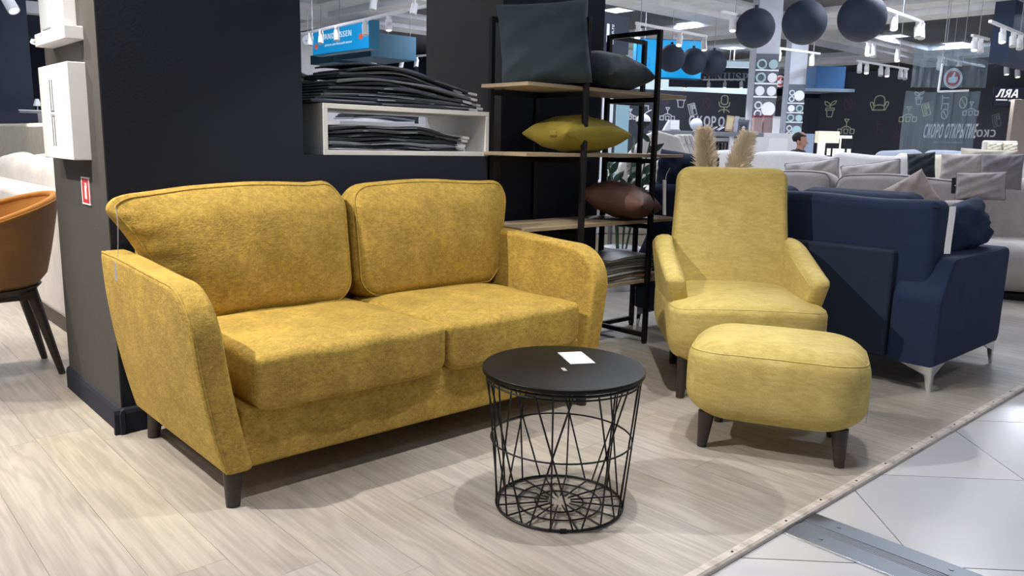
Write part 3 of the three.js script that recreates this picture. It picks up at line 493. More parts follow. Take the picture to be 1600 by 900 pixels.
{
  const t = thing('bed', 'bed with a pale upholstered headboard at the far left behind the cream sofa', 'bed', [2.0, 0, -9.6]);
  obj('headboard', softBox(0.14, 1.16, 4.4, 0.04, null, [2, 5, 12]).translate(0, 0.58, 0), M.cream, t); obj('mattress', softBox(0.6, 0.3, 4.2, 0.08, null, [6, 3, 12]).translate(0.37, 0.4, 0), M.offwhite, t); obj('base', bx(0.6, 0.24, 4.2, [0.37, 0.12, 0]), M.cream, t);
}

// ================================================================ BEHIND THE ARMCHAIR: navy sofa and the rows of pale sofas
function wedgeLeg(parent, x, z, sx, sz, mat) { // sheet steel corner leg: two thin blades that meet in an edge
  const blade = (turn) => { const g = prism([[0, 0], [0.013, 0], [0.03, 0.075], [0.15, 0.118], [0.15, 0.128], [0, 0.128]], 0.006, 0.001); put(g, [0, 0, 0], [0, turn, 0]); return g; };
  const a = blade(0), b = blade(-Math.PI / 2 * 1); a.scale(sx, 1, 1); b.scale(1, 1, sz);
  for (const g of [a, b]) { const s = g === a ? sx : sz; if (s < 0) { const I = g.attributes.position.array, N = g.attributes.normal.array; for (let i = 0; i < I.length; i += 9) for (let k = 0; k < 3; k++) { let h = I[i + 3 + k]; I[i + 3 + k] = I[i + 6 + k]; I[i + 6 + k] = h; h = N[i + 3 + k]; N[i + 3 + k] = N[i + 6 + k]; N[i + 6 + k] = h; } } }
  const m = obj('leg', [a, b], mat, parent); m.position.set(x, 0, z); return m;
}
{
  const t = thing('sofa', 'navy blue sofa on chrome wedge legs seen from behind, past the yellow armchair', 'sofa', [4.12, 0, -2.135]);
  const X0b = -0.42, Z0b = 0.855; // rear face, near side
  obj('lower_back', softBox(0.06, 0.5, 1.26, 0.015, null, [2, 4, 8]).translate(X0b + 0.03, 0.37, -0.0), M.navyLow, t);
  obj('back', softBox(0.17, 0.72, 1.60, 0.045, p => { p.y += p.y > 0.2 ? 0.006 * Math.sin(p.z * 9) : 0; p.z += 0; }, [3, 8, 14]).translate(X0b + 0.125, 0.49, -0.02), M.navy, t);
  obj('body', softBox(0.78, 0.22, 1.66, 0.03, null, [4, 2, 8]).translate(0.03, 0.23, 0), M.navy, t);
  obj('seat', softBox(0.62, 0.16, 1.3, 0.04, null, [6, 2, 10]).translate(0.12, 0.41, 0), M.navy, t);
  for (const s of [-1, 1]) { // arms with the rear top corner cut off
    const sh = new THREE.Shape(); sh.moveTo(-0.42, 0.118); sh.lineTo(0.405, 0.118); sh.lineTo(0.425, 0.155); sh.lineTo(0.432, 0.57); sh.quadraticCurveTo(0.43, 0.60, 0.40, 0.605); sh.lineTo(-0.27, 0.60); sh.quadraticCurveTo(-0.30, 0.60, -0.32, 0.58); sh.lineTo(-0.41, 0.44); sh.quadraticCurveTo(-0.42, 0.42, -0.42, 0.40); sh.closePath();
    obj('armrest', prism(sh, 0.215, 0.018, 6).translate(0, 0, s * (Z0b - 0.108)), M.navy, t);
  }
  for (const s of [-1, 1]) obj('back_cushion', softBox(0.2, 0.42, 0.62, 0.07, p => { const a = p.z / 0.31, b = p.y / 0.21; p.x += Math.sign(p.x) * 0.03 * (1 - a * a) * (1 - b * b); }, [3, 8, 10]).rotateZ(0.15).translate(-0.13, 0.66, s * 0.32), M.navy, t);
  for (const y of [0.832]) obj('seam', tube(Array.from({ length: 16 }, (_, i) => [X0b + 0.052, y - 0.008 + 0.004 * Math.sin(i * 1.3), -0.79 + i * 0.105]), 0.005, false, 60, 6), M.navy, t);
  wedgeLeg(t, -0.40, 0.84, 1, -1, M.chrome); wedgeLeg(t, 0.41, 0.84, -1, -1, M.chrome); wedgeLeg(t, -0.40, -0.84, 1, 1, M.chrome); wedgeLeg(t, 0.41, -0.84, -1, 1, M.chrome);
}
{
  const p = thing('throw_pillow', 'navy blue pillow leaning over the near arm of the navy sofa', 'pillow', [4.24, 0.70, -1.44]); obj('cover', put(pillowShape(0.42, 0.24, 0.17, { ear: 0.03, seed: 31 }), [0, 0, 0], [-0.25, -0.25, 0.12]), M.navy, p);
  const q = thing('throw_pillow', 'navy blue pillow rising over the far end of the navy sofa', 'pillow', [3.86, 0.89, -2.78]); obj('cover', put(pillowShape(0.40, 0.28, 0.14, { ear: 0.02, seed: 33 }), [0, 0, 0], [0, Math.PI / 2, 0.1]), M.navy, q);
  const g = thing('price_tag', 'long white paper price tag hanging at the corner of the navy sofa', 'tag', [3.69, 0.635, -1.278]); obj('strip', put(softBox(0.028, 0.205, 0.003, 0.0014, r => { r.z += 0.006 * Math.sin(r.y * 16); r.x += 0; }, [2, 10, 1], 2), [0, 0.1, 0], [0, -0.7, 0.03]), M.paper, g);
}
{ // pampas plumes in a vase between the armchair and the navy sofa
  const v = thing('vase', 'slim dark vase with pampas grass behind the tall armchair', 'vase', [3.605, 0, -2.40]);
  obj('body', lathe([[0, 0], [0.06, 0], [0.068, 0.02], [0.075, 0.25], [0.06, 0.45], [0.034, 0.56], [0.036, 0.60], [0.03, 0.60], [0.028, 0.56], [0, 0.5]], 32), M.black, v);
  const plumeMat = phys(0xfff1da, 0.95, { sheen: 0.5, sheenColor: new THREE.Color(0xf2e2c4) });
  const plume = (name, label, base, tip, R0, seed) => {
    const t = thing(name, label, 'grass', base, 0, 'plumes in the vase'), R = rng(seed), T = V(...tip).sub(V(...base)), L = T.length(), dir = T.clone().normalize(), side = dir.clone().cross(V(0, 0, 1)).normalize(), up = side.clone().cross(dir);
    obj('stem', bar([0, 0, 0], T.clone().multiplyScalar(0.95).toArray(), 0.0035, 6), std(0xb79f74, 0.8), t);
    const pos = [], nor = [];
    for (let i = 0; i < 3600; i++) {
      const u = 0.50 + 0.5 * Math.pow(R(), 0.8), a = R() * 6.283, prof = R0 * Math.pow(Math.sin(Math.PI * clamp((u - 0.5) / 0.52, 0.02, 1) ** 0.8) + 0.12, 0.7), out = side.clone().multiplyScalar(Math.cos(a)).addScaledVector(up, Math.sin(a)), r0 = prof * R() * 0.75, b = dir.clone().multiplyScalar(L * u).addScaledVector(out, r0), len = 0.022 + R() * 0.028;
      const d = out.clone().multiplyScalar(0.75 + R() * 0.5).addScaledVector(dir, 0.65 + R() * 0.6).normalize(), w = d.clone().cross(V(R() - 0.5, R() - 0.5, R() - 0.5)).normalize().multiplyScalar(0.0016 + R() * 0.0012), e = b.clone().addScaledVector(d, len); e.y -= 0.006 * R();
      const c = b.clone().addScaledVector(d, len * 0.5);
      for (const q of [b.clone().addScaledVector(w, 0.4), c.clone().add(w), e, b.clone().addScaledVector(w, -0.4), e, c.clone().sub(w), b, c.clone().sub(w), c.clone().add(w), c.clone().add(w), c.clone().sub(w), e]) pos.push(q.x, q.y, q.z);
    }
    const g = new THREE.BufferGeometry(); g.setAttribute('position', new THREE.Float32BufferAttribute(pos, 3)); g.computeVertexNormals(); boxUV(g); plumeMat.side = THREE.DoubleSide;
    const m = obj('plume', g, plumeMat, t); m.userData.kind = 'stuff'; return t;
  };
  plume('pampas_grass', 'upright cream pampas plume, the left one over the armchair back', [3.603, 0.56, -2.402], [3.515, 1.15, -2.44], 0.056, 51);
  plume('pampas_grass', 'leaning cream pampas plume, the right one over the armchair back', [3.607, 0.56, -2.398], [3.735, 1.135, -2.32], 0.062, 53);
}
// rows of pale sofas that face the display
function paleSofa(label, at, len, n, mat, { top = 0.9, cush = 0.46, depth = 0.95, piped = null, rim = 0.78, turn = 0, seat = 0.42, thick = 0.2, lean = 0.2 } = {}) {
  const t = thing('sofa', label, 'sofa', at, turn); // local: faces -x, long in z
  obj('base', softBox(depth, seat - 0.08, len, 0.03, null, [4, 2, 8]).translate(depth / 2 - 0.1, (seat - 0.08) / 2 + 0.05, 0), mat, t);
  obj('back', softBox(0.2, rim - 0.06, len, 0.05, null, [3, 5, 8]).translate(depth - 0.2, (rim - 0.06) / 2 + 0.05, 0), mat, t);
  const w = len / n;
  for (let i = 0; i < n; i++) {
    const z = -len / 2 + (i + 0.5) * w, W = w - 0.015;
    const warp = p => { const a = p.z / (W / 2), b = p.y / (cush / 2);[p.z, p.y] = roundCorner(p.z, p.y, W / 2, cush / 2, 0.09, 0, 0, 0.06); p.x += Math.sign(p.x) * 0.03 * (1 - a * a) * (1 - b * b); p.y += 0.012 * Math.sin(p.z * 7 + i * 2) * Math.max(0, b); };
    const place = g => g.rotateZ(-lean).translate(depth - 0.42, top - cush / 2, z);
    const c = obj('back_cushion', place(softBox(thick, cush, W, 0.06, warp, [3, 8, 14])), mat, t);
    if (piped) { const x = -(thick / 2 - 0.017), pts = rectPath(W / 2 - 0.017, cush / 2 - 0.017, 0.043, 14).map(([z, y]) => [x, y, z]); obj('piping', place(tube(pts.map(q => { const v = V(...q); warp(v); return v; }), 0.006, true, 120, 6)), piped, c); }
    obj('seat_cushion', softBox(depth - 0.3, 0.14, W, 0.05, null, [6, 2, 8]).translate((depth - 0.3) / 2 - 0.12, seat + 0.02, z), mat, t);
  }
  for (const s of [-1, 1]) for (const x of [0, depth - 0.2]) obj('leg', cyl(0.02, 0.025, 0.06, [x, 0.03, s * (len / 2 - 0.1)]), M.darkWood, t);
  return t;
}
paleSofa('greige sofa with dark piped back cushions behind the navy sofa', [5.25, 0, -2.80], 1.78, 2, M.greige, { piped: M.greigeDark, top: 0.895, cush: 0.44, depth: 0.92, seat: 0.36 });
paleSofa('pale grey sofa with rounded back cushions behind the greige piped one', [6.9, 0, -4.15], 2.55, 3, M.offwhite, { top: 1.03, cush: 0.5, rim: 0.98, depth: 1.0, thick: 0.22 });
paleSofa('cream sofa with a high back in the third row of sofas', [8.0, 0, -3.05], 1.1, 1, M.cream, { top: 1.05, cush: 0.6, rim: 0.9, depth: 1.0 });
paleSofa('off-white sofa at the right end of the third row', [8.1, 0, -1.55], 1.9, 2, M.offwhite, { top: 1.04, cush: 0.55, rim: 0.95 });
paleSofa('pale blue grey sofa whose back shows as a strip behind the cream one', [9.3, 0, -3.8], 1.1, 2, M.cloth(0xb4bccb), { top: 1.08, cush: 0.5, rim: 1.0 });
{
  const P = (label, at, w, h, t, mat, rot, seed, piped) => { const p = thing('throw_pillow', label, 'pillow', at); const c = obj('cover', put(pillowShape(w, h, t, { ear: 0.04, seed }), [0, 0, 0], rot), mat, p); if (piped) { const pts = []; for (let i = 0; i < 40; i++) { const k = i / 10, s = (k % 1) * 2 - 1; const [u, v] = k < 1 ? [s, -1] : k < 2 ? [1, s] : k < 3 ? [-s, 1] : [-1, -s]; pts.push([w / 2 * u * (1 - 0.04 * (1 - v * v) * Math.abs(u)), h / 2 * v * (1 - 0.04 * (1 - u * u) * Math.abs(v)), 0]); } obj('piping', put(tube(pts, 0.005, true, 120, 6), [0, 0, 0], rot), M.greigeDark, c); } return p; };
  P('small pinkish pillow set on its corner before the piped cushions', [5.05, 0.80, -1.98], 0.24, 0.24, 0.12, M.pink, [0, -1.1, 0.6], 61);
  P('long greige bolster pillow at the right end of the piped sofa', [5.50, 0.865, -1.76], 0.27, 0.17, 0.13, M.greige, [0, -1.35, 0.06], 63, true);
  P('greige piped pillow lying back on the left of the pale sofa', [6.72, 0.80, -3.50], 0.46, 0.34, 0.12, M.greige, [-0.25, -1.35, -0.1], 65, true);
  P('greige piped pillow lying back on the right of the pale sofa', [6.72, 0.80, -2.98], 0.46, 0.34, 0.12, M.greige, [-0.25, -1.35, -0.08], 67, true);
  P('dark grey pillow between the pale sofa and the cream one', [7.35, 0.95, -2.84], 0.22, 0.22, 0.1, M.slateDark, [0, -1.2, 0.1], 69);
  P('light grey square pillow upright before the off-white sofa', [6.85, 0.93, -2.06], 0.28, 0.27, 0.12, M.greigeDark, [0, -1.25, 0.02], 71);
  P('cream pillow behind the light grey square one', [7.35, 0.97, -2.33], 0.40, 0.26, 0.12, M.cream, [0, -1.25, -0.04], 73);
  P('light grey pillow tucked left of the square one', [7.2, 0.93, -2.47], 0.30, 0.26, 0.12, M.greige, [0, -1.25, 0], 75);
  const g = thing('hang_tag', 'black card tag hanging on the right piped cushion', 'tag', [5.52, 0.86, -1.895], -1.25); obj('card', bx(0.075, 0.10, 0.004, [0, 0, 0], [0, 0, 0.05], 0.001), std(0x26272b, 0.5), g); obj('print', bx(0.04, 0.006, 0.001, [0, 0.0, 0.0026]), M.paper, g);
  const sup = thing('pouf', 'grey upholstered chaise seat standing right behind the navy sofa arm', 'pouf', [5.335, 0, -1.79]); obj('body', softBox(0.33, 0.66, 0.2, 0.04, null, [4, 4, 3]).translate(0, 0.38, 0), M.greigeDark, sup); obj('top', softBox(0.35, 0.08, 0.22, 0.035, null, [4, 1, 3]).translate(0, 0.735, 0), M.greige, sup); obj('plinth', bx(0.28, 0.05, 0.16, [0, 0.025, 0]), M.darkWood, sup);
}
{ // boucle armchair at the right edge
  const t = thing('armchair', 'rounded white boucle armchair at the right edge of the picture', 'armchair', [7.0, 0, -1.93], -1.15);
  obj('plinth', cyl(0.36, 0.36, 0.05, [0, 0.025, 0], [0, 0, 0], 48), M.black, t);
  obj('seat', softBox(0.82, 0.36, 0.78, 0.12, p => { [p.x, p.z] = roundCorner(p.x, p.z, 0.41, 0.39, 0.3); }, [12, 5, 12]).translate(0, 0.24, 0.04), M.boucle, t);
  obj('back', softBox(0.86, 0.56, 0.24, 0.11, p => { const a = p.x / 0.43; p.z += 0.20 * a * a; p.y -= 0.09 * a ** 4 * (p.y > 0 ? 1 : 0); }, [18, 8, 4]).translate(0, 0.60, -0.30), M.boucle, t);
  for (const s of [-1, 1]) obj('wing', softBox(0.16, 0.42, 0.5, 0.075, p => { p.y -= 0.10 * smooth(-0.1, 0.25, p.z) * (p.y > 0 ? 1 : 0); p.x += s * 0.03; }, [4, 8, 10]).translate(s * 0.36, 0.58, -0.06), M.boucle, t);
}

// ================================================================ THE HALL BEHIND
camera.updateMatrixWorld();
const FACE = -0.737, F_PX = 1249.44;
const rayTo = (px, py) => V((px - 800) / F_PX, -(py - 450) / F_PX, -1).applyQuaternion(camera.quaternion);
const at = (px, py, d) => rayTo(px, py).multiplyScalar(d).add(camera.position);           // a point at that distance
const onX = (px, py, x) => { const r = rayTo(px, py); return r.multiplyScalar(x / r.x).add(camera.position); };
const onY = (px, py, y) => { const r = rayTo(px, py); return r.multiplyScalar((y - 1.06) / r.y).add(camera.position); };
// upright block that faces the display, by the rectangle it takes up at a distance; down: reaches the floor
function slab(name, label, cat, [x0, y0, x1, y1], d, th, mat, { turn = FACE, down = false, parent, group } = {}) {
  const c = at((x0 + x1) / 2, (y0 + y1) / 2, d), w = (x1 - x0) * d / F_PX, top = at((x0 + x1) / 2, y0, d).y, bot = down ? 0 : at((x0 + x1) / 2, y1, d).y;
  const m = obj(name, bx(w, top - bot, th, [0, 0, 0], [0, 0, 0], Math.min(0.004, th / 4)), mat, parent ?? scene); m.position.set(c.x, (top + bot) / 2, c.z); m.rotation.y = turn;
  if (label) tag(m, label, cat, group); return m;
}
const LINE = '#c9ccaa', PALE = '#d4d6da', FAINT = '#5b3f4d';
const icons = {
  pot(c) { c.strokeRect(-9, 0, 18, 4); c.beginPath(); c.moveTo(-7, 4); c.lineTo(-5, 18); c.lineTo(5, 18); c.lineTo(7, 4); c.moveTo(0, 0); c.lineTo(0, -6); c.moveTo(0, -4); c.quadraticCurveTo(-12, -4, -12, -14); c.quadraticCurveTo(-1, -13, 0, -4); c.moveTo(0, -6); c.quadraticCurveTo(2, -14, 12, -15); c.quadraticCurveTo(10, -6, 0, -6); c.stroke(); },
  bucket(c) { c.strokeRect(-9, -9, 18, 4); c.beginPath(); c.moveTo(-7, -5); c.lineTo(-5, 10); c.lineTo(5, 10); c.lineTo(7, -5); c.moveTo(0, -9); c.lineTo(0, -14); c.stroke(); },
  armchair(c) { c.beginPath(); c.moveTo(-9, 2); c.lineTo(-9, -6); c.quadraticCurveTo(-8, -14, 0, -14); c.quadraticCurveTo(8, -14, 9, -6); c.lineTo(9, 2); c.moveTo(-9, 4); c.quadraticCurveTo(0, 0, 9, 4); c.lineTo(9, 11); c.lineTo(-9, 11); c.closePath(); c.moveTo(-9, 4); c.lineTo(-12, -3); c.quadraticCurveTo(-16, -4, -16, 0); c.lineTo(-11, 11); c.lineTo(-9, 11); c.moveTo(9, 4); c.lineTo(12, -3); c.quadraticCurveTo(16, -4, 16, 0); c.lineTo(11, 11); c.lineTo(9, 11); c.stroke(); },
  office(c) { c.beginPath(); c.roundRect(-6, -16, 12, 16, 4); c.moveTo(-10, -4); c.lineTo(-9, 2); c.lineTo(-6, 5); c.lineTo(6, 5); c.lineTo(9, 2); c.lineTo(10, -4); c.moveTo(0, 5); c.lineTo(0, 15); c.moveTo(-10, 14); c.quadraticCurveTo(-6, 9, 0, 10); c.quadraticCurveTo(6, 9, 10, 14); c.stroke(); },
  lamp(c) { c.beginPath(); c.moveTo(-4, -16); c.lineTo(4, -16); c.lineTo(0, -10); c.closePath(); c.moveTo(0, -10); c.lineTo(0, -2); c.moveTo(-10, 2); c.quadraticCurveTo(0, -8, 10, 2); c.moveTo(-4, 2); c.lineTo(4, 2); c.lineTo(3, 10); c.lineTo(-3, 10); c.closePath(); c.stroke(); c.strokeRect(8, 2, 7, 8); c.strokeRect(-15, 2, 7, 8); },
  window(c) { c.save(); c.rotate(-0.3); c.strokeRect(-7, -12, 14, 24); c.strokeRect(-3, -9, 3, 18); c.strokeRect(2, -9, 3, 8); c.restore(); },
  chair(c) { c.beginPath(); c.moveTo(-6, -12); c.lineTo(-5, 2); c.lineTo(6, 2); c.moveTo(-5, 2); c.lineTo(-6, 12); c.moveTo(5, 2); c.lineTo(6, 12); c.moveTo(-6, -8); c.lineTo(6, -8); c.stroke(); },
  oval(c) { c.beginPath(); c.ellipse(0, 0, 7, 11, 0, 0, 7); c.moveTo(-3, -6); c.lineTo(4, 6); c.stroke(); },
};
{ // dark partition with line drawings of furniture: a slanting left stretch and a right stretch across the hall
  const WX = 23.5, B = onX(1279, 180, WX), A = at(905, 180, 21.5);
  const mk = (no, p, q, h, PXM, draw) => {
    const d = V(q.x - p.x, 0, q.z - p.z), len = d.length(), ang = Math.atan2(-d.z, d.x), nrm = V(-d.z, 0, d.x).normalize();
    const w = struct('wall_' + no, bx(len, h, 0.12, [0, 0, 0]), M.darkBlue); w.position.set((p.x + q.x) / 2 - nrm.x * 0.07, h / 2, (p.z + q.z) / 2 - nrm.z * 0.07); w.rotation.y = ang;
    const W = Math.min(2048, Math.round(len * PXM)), H = Math.round(h * W / len);
    const uvOf = (px, py) => { const r = rayTo(px, py), t = V(p.x, 0, p.z).sub(camera.position).dot(nrm) / r.dot(nrm), hit = r.multiplyScalar(t).add(camera.position); return [V(hit.x - p.x, 0, hit.z - p.z).dot(d) / len / len * W, (1 - hit.y / h) * H]; };
    const t = canvasTex(W, H, c => {
      c.fillStyle = '#383b46'; c.fillRect(0, 0, W, H); c.lineCap = c.lineJoin = 'round';
      const on = (px, py, f) => { const [x, y] = uvOf(px, py), [x1] = uvOf(px + 1, py), [, y1] = uvOf(px, py + 1); c.save(); c.translate(x, y); c.scale(x1 - x, y1 - y); f(c); c.restore(); };
      draw(c, (kind, px, py, s, col = LINE) => on(px, py, () => { c.scale(s, s); c.strokeStyle = col; c.lineWidth = 1.5 / s; icons[kind](c); }), on);
    });
    const plane = new THREE.PlaneGeometry(len, h); const m = obj('printed_face', plane, std(0xffffff, 0.75, { map: t }), w); m.position.z = 0.066;
  };
  mk('partition', A, B, 2.62, 120, (c, ic, on) => {
    ic('chair', 1010, 164, 0.6, PALE); ic('bucket', 1064, 160, 0.75, PALE); ic('window', 1082, 171, 0.75, PALE); ic('lamp', 1043, 180, 0.75, PALE); ic('office', 1132, 163, 0.85, LINE); ic('oval', 1104, 162, 0.8, FAINT); ic('oval', 1040, 157, 0.6, FAINT); ic('lamp', 985, 180, 0.6, PALE);
    on(1075, 197, () => { c.fillStyle = '#dfe1e6'; c.font = 'bold 23px sans-serif'; c.scale(0.72, 1); [...'СКОРО ОТКРЫТИЕ'].forEach((l, i) => c.fillText(l, i * 16.2, 0)); });
  });
  const E2 = onX(1640, 180, WX);
  mk('partition_2', B, E2, 3.35, 110, (c, ic, on) => {
    ic('pot', 1297, 169, 0.75); ic('armchair', 1374, 162, 0.9); ic('oval', 1325, 162, 0.9, FAINT); ic('lamp', 1322, 200, 0.85); ic('window', 1447, 171, 0.8); ic('lamp', 1419, 181, 0.9); ic('pot', 1436, 152, 0.6, PALE); ic('chair', 1477, 160, 0.9, PALE); ic('oval', 1476, 178, 0.7, PALE); ic('oval', 1505, 160, 0.8, LINE); ic('lamp', 1517, 172, 0.8, PALE); ic('chair', 1375, 200, 0.7, FAINT); ic('office', 1405, 205, 0.8, FAINT); ic('window', 1557, 188, 0.8, '#666a74');
    on(1441, 215, () => { c.fillStyle = '#e4e8ee'; c.font = 'bold 34px sans-serif'; c.save(); c.transform(1, 0, -0.12, 1, 0, 0); c.scale(0.262, 1); c.scale(1, 0.9); c.fillText('СКОРО ОТКРЫТИЕ', 0, 0); c.restore(); c.fillStyle = '#9aa4b2'; c.font = '5px sans-serif'; c.fillText('мы строим для вас', 18, 8); });
    on(1556, 214, () => { c.scale(-1, 1); c.fillStyle = '#cfd3da'; c.font = 'bold 16px sans-serif'; c.fillText('СКО', 0, 0); });
  });
}
{ // ledge and blue display box on the partition
  const blue = slab('display_box', 'plain blue display box fixed high on the dark partition', 'box', [1266, 106, 1311, 142], 23.5 / rayTo(1290, 120).x - 0.15, 0.9, std(0x3f74ad, 0.7));
  slab('ledge', 'pale blue ledge under the blue display box', 'ledge', [1246, 140, 1327, 145], 23.5 / rayTo(1290, 140).x - 0.15, 1.0, std(0x9fb6cc, 0.6));
}
// suspended globes: two rows that recede
{
  const globe = std(0x232c40, 0.75, { map: null }), pts = [[1180, 44], [1257, 35], [1347, 28], [1049, 91], [1083, 96], [1115, 99]];
  const txt = ['leftmost large dark fabric globe of the front row', 'middle large dark fabric globe of the front row', 'rightmost large dark fabric globe, nearest of the front row', 'left small dark fabric globe before the blue sign', 'middle small dark fabric globe before the blue sign', 'right small dark fabric globe, lowest of the far three'];
  pts.forEach(([x, y], i) => { const p = onY(x, y, 3.0), r = i < 3 ? [0.315, 0.335, 0.345][i] : 0.30; const t = thing('globe_lamp', txt[i], 'lamp', p.toArray(), 0, i < 3 ? 'globes of the front row' : 'globes of the far row'); obj('shade', ball(r, [0, 0, 0], 1, 1, 1, 48), globe, t); obj('cap', cyl(0.03, 0.03, 0.05, [0, r + 0.02, 0]), M.black, t); obj('cable', bar([0, r, 0], [0, CEIL - 3.0, 0], 0.006, 6), M.cable, t); });
}
{ // blue lightbox signs
  const glow = (t, e) => std(0xffffff, 0.4, { map: t, emissive: 0xffffff, emissiveMap: t, emissiveIntensity: e });
  const face = canvasTex(512, 300, (c, w, h) => { c.fillStyle = '#10a2e6'; c.fillRect(0, 0, w, h); c.fillStyle = '#e0503f'; c.beginPath(); c.moveTo(20, 215); c.lineTo(60, 165); c.lineTo(72, 215); c.fill(); c.strokeStyle = '#2c7ad0'; c.lineWidth = 5; c.strokeRect(60, 150, 40, 60); });
  const p = at(1046, 92, 19.5), t = thing('sign', 'large bright blue lightbox sign behind the three small globes', 'sign', p.toArray(), FACE + 0.12);
  obj('case', bx(1.66, 0.92, 0.3, [0, 0, -0.16]), std(0x2a6f9e, 0.5), t); const f = obj('lit_face', new THREE.PlaneGeometry(1.62, 0.88), glow(face, 0.55), t); f.position.z = 0.002; for (const x of [-0.6, 0.6]) obj('cable', bar([x, 0.46, -0.1], [x, CEIL - p.y, -0.1], 0.008, 6), M.cable, t);
  const face2 = canvasTex(512, 220, (c, w, h) => { c.fillStyle = '#1595d6'; c.fillRect(0, 0, w, h); c.fillStyle = '#e8f4fb'; c.font = 'bold 66px sans-serif'; c.fillText('ANDERSSEN', 116, 100, 252); c.font = 'bold 26px sans-serif'; c.fillText('диваны для большой жизни', 118, 158, 250); c.fillStyle = '#c8625a'; c.beginPath(); c.ellipse(34, 150, 18, 26, 0, 0, 7); c.ellipse(446, 120, 20, 26, 0, 0, 7); c.fill(); c.fillStyle = '#f4f6f8'; c.beginPath(); c.ellipse(468, 88, 8, 16, -0.4, 0, 7); c.fill(); });
  const q0 = onX(488, 64, 9.6), q1 = onX(577, 56, 9.6), len = Math.abs(q1.z - q0.z), hgt = 0.60, t2 = thing('sign', 'hanging blue lightbox sign reading ANDERSSEN in the opening beside the dark column', 'sign', [9.6, (q0.y + q1.y) / 2, (q0.z + q1.z) / 2], -Math.PI / 2);
  obj('case', bx(len, hgt, 0.25, [0, 0, -0.13]), std(0x1b5f7e, 0.5), t2); const f2 = obj('lit_face', new THREE.PlaneGeometry(len - 0.03, hgt - 0.03), glow(face2, 0.5), t2); f2.position.z = 0.002; for (const x of [-len * 0.4, len * -0.06]) obj('cable', bar([x, hgt / 2, -0.1], [x, CEIL - t2.position.y, -0.1], 0.008, 6), M.cable, t2);
  const tf = slab('fascia', 'teal fascia block hanging behind the blue ANDERSSEN sign', 'fascia', [550, 58, 632, 94], 20, 1.4, std(0x1d4a60, 0.7), { turn: 0 }); const tf2 = slab('fascia', 'low teal fascia under the blue ANDERSSEN sign', 'fascia', [500, 87, 550, 101], 21, 1.2, std(0x1d4a60, 0.7), { turn: 0 });
  for (const f of [tf, tf2]) for (const x of [-0.3, 0.3]) obj('cable', bar([x, 0.1, 0], [x, CEIL - f.position.y, 0], 0.008, 6), M.cable, f);
  const no = thing('sign', 'round grey sign with the number -1 left of the blue sign', 'sign', at(481, 63, 17).toArray(), FACE + 0.3); obj('disc', cyl(0.115, 0.115, 0.03, [0, 0, 0], [Math.PI / 2, 0, 0], 40), std(0xa7aab2, 0.6), no); const pn = obj('number', new THREE.CircleGeometry(0.112, 40), std(0xffffff, 0.6, { map: canvasTex(128, 128, (c) => { c.fillStyle = '#b9bcc4'; c.fillRect(0, 0, 128, 128); c.fillStyle = '#22242a'; c.font = 'bold 76px sans-serif'; c.fillText('-1', 30, 92); }) }), no); pn.position.z = 0.0165; obj('cable', bar([0, 0.11, 0], [0, CEIL - no.position.y, 0], 0.005, 6), M.cable, no);
}
struct('wall_side', bx(3.0, CEIL - 0.32, 0.2, [12.0, CEIL / 2 - 0.16, -21.2]), M.white); struct('wall_side_2', bx(4, 3.2, 0.2, [16.2, 1.6, -23.5]), M.white);
{ // shop front with raised letters and its white lit band
  const p = at(1115, 121, 25.5), t = thing('sign', 'dark shop fascia with the pale serif word GENIUSPARK', 'sign', p.toArray(), FACE);
  obj('board', bx(3.4, 0.62, 0.1, [0.3, 0, -0.06]), std(0x2e3444, 0.7), t);
  const f = obj('lettering', new THREE.PlaneGeometry(3.3, 0.58), std(0xffffff, 0.7, { map: canvasTex(1024, 180, (c, w, h) => { c.fillStyle = '#363d4e'; c.fillRect(0, 0, w, h); c.fillStyle = '#9aa5ba'; c.font = 'bold 108px serif'; c.fillText('GENIUSPARK', 270, 118, 740); }) }), t); f.position.set(0.3, 0, 0.0); for (const x of [-1, 1.6]) obj('cable', bar([x, 0.3, -0.06], [x, CEIL - t.position.y, -0.06], 0.008, 6), M.cable, t);
  const wl = thing('light_box', 'long white glowing light box below the GENIUSPARK fascia', 'light box', at(1050, 131, 26.5).toArray(), FACE); obj('diffuser', bx(5.6, 0.66, 0.2, [0, -0.06, 0]), std(0xffffff, 0.5, { emissive: 0xc9e9f2, emissiveIntensity: 0.75 }), wl); obj('case', bx(5.7, 0.05, 0.26, [0, -0.42, 0]), M.track, wl); for (const x of [-2, 2]) obj('cable', bar([x, 0.2, 0], [x, CEIL - wl.position.y, 0], 0.008, 6), M.cable, wl);
  const w2 = thing('light_box', 'narrow pale blue light box above the GENIUSPARK fascia', 'light box', at(1140, 101, 26).toArray(), FACE); obj('diffuser', bx(1.6, 0.18, 0.2, [0, 0, 0]), std(0xffffff, 0.5, { emissive: 0xb4d4ea, emissiveIntensity: 0.55 }), w2); obj('case', bx(1.64, 0.03, 0.24, [0, 0.11, 0]), M.track, w2); obj('cable', bar([0, 0.1, 0], [0, CEIL - w2.position.y, 0], 0.008, 6), M.cable, w2);
}
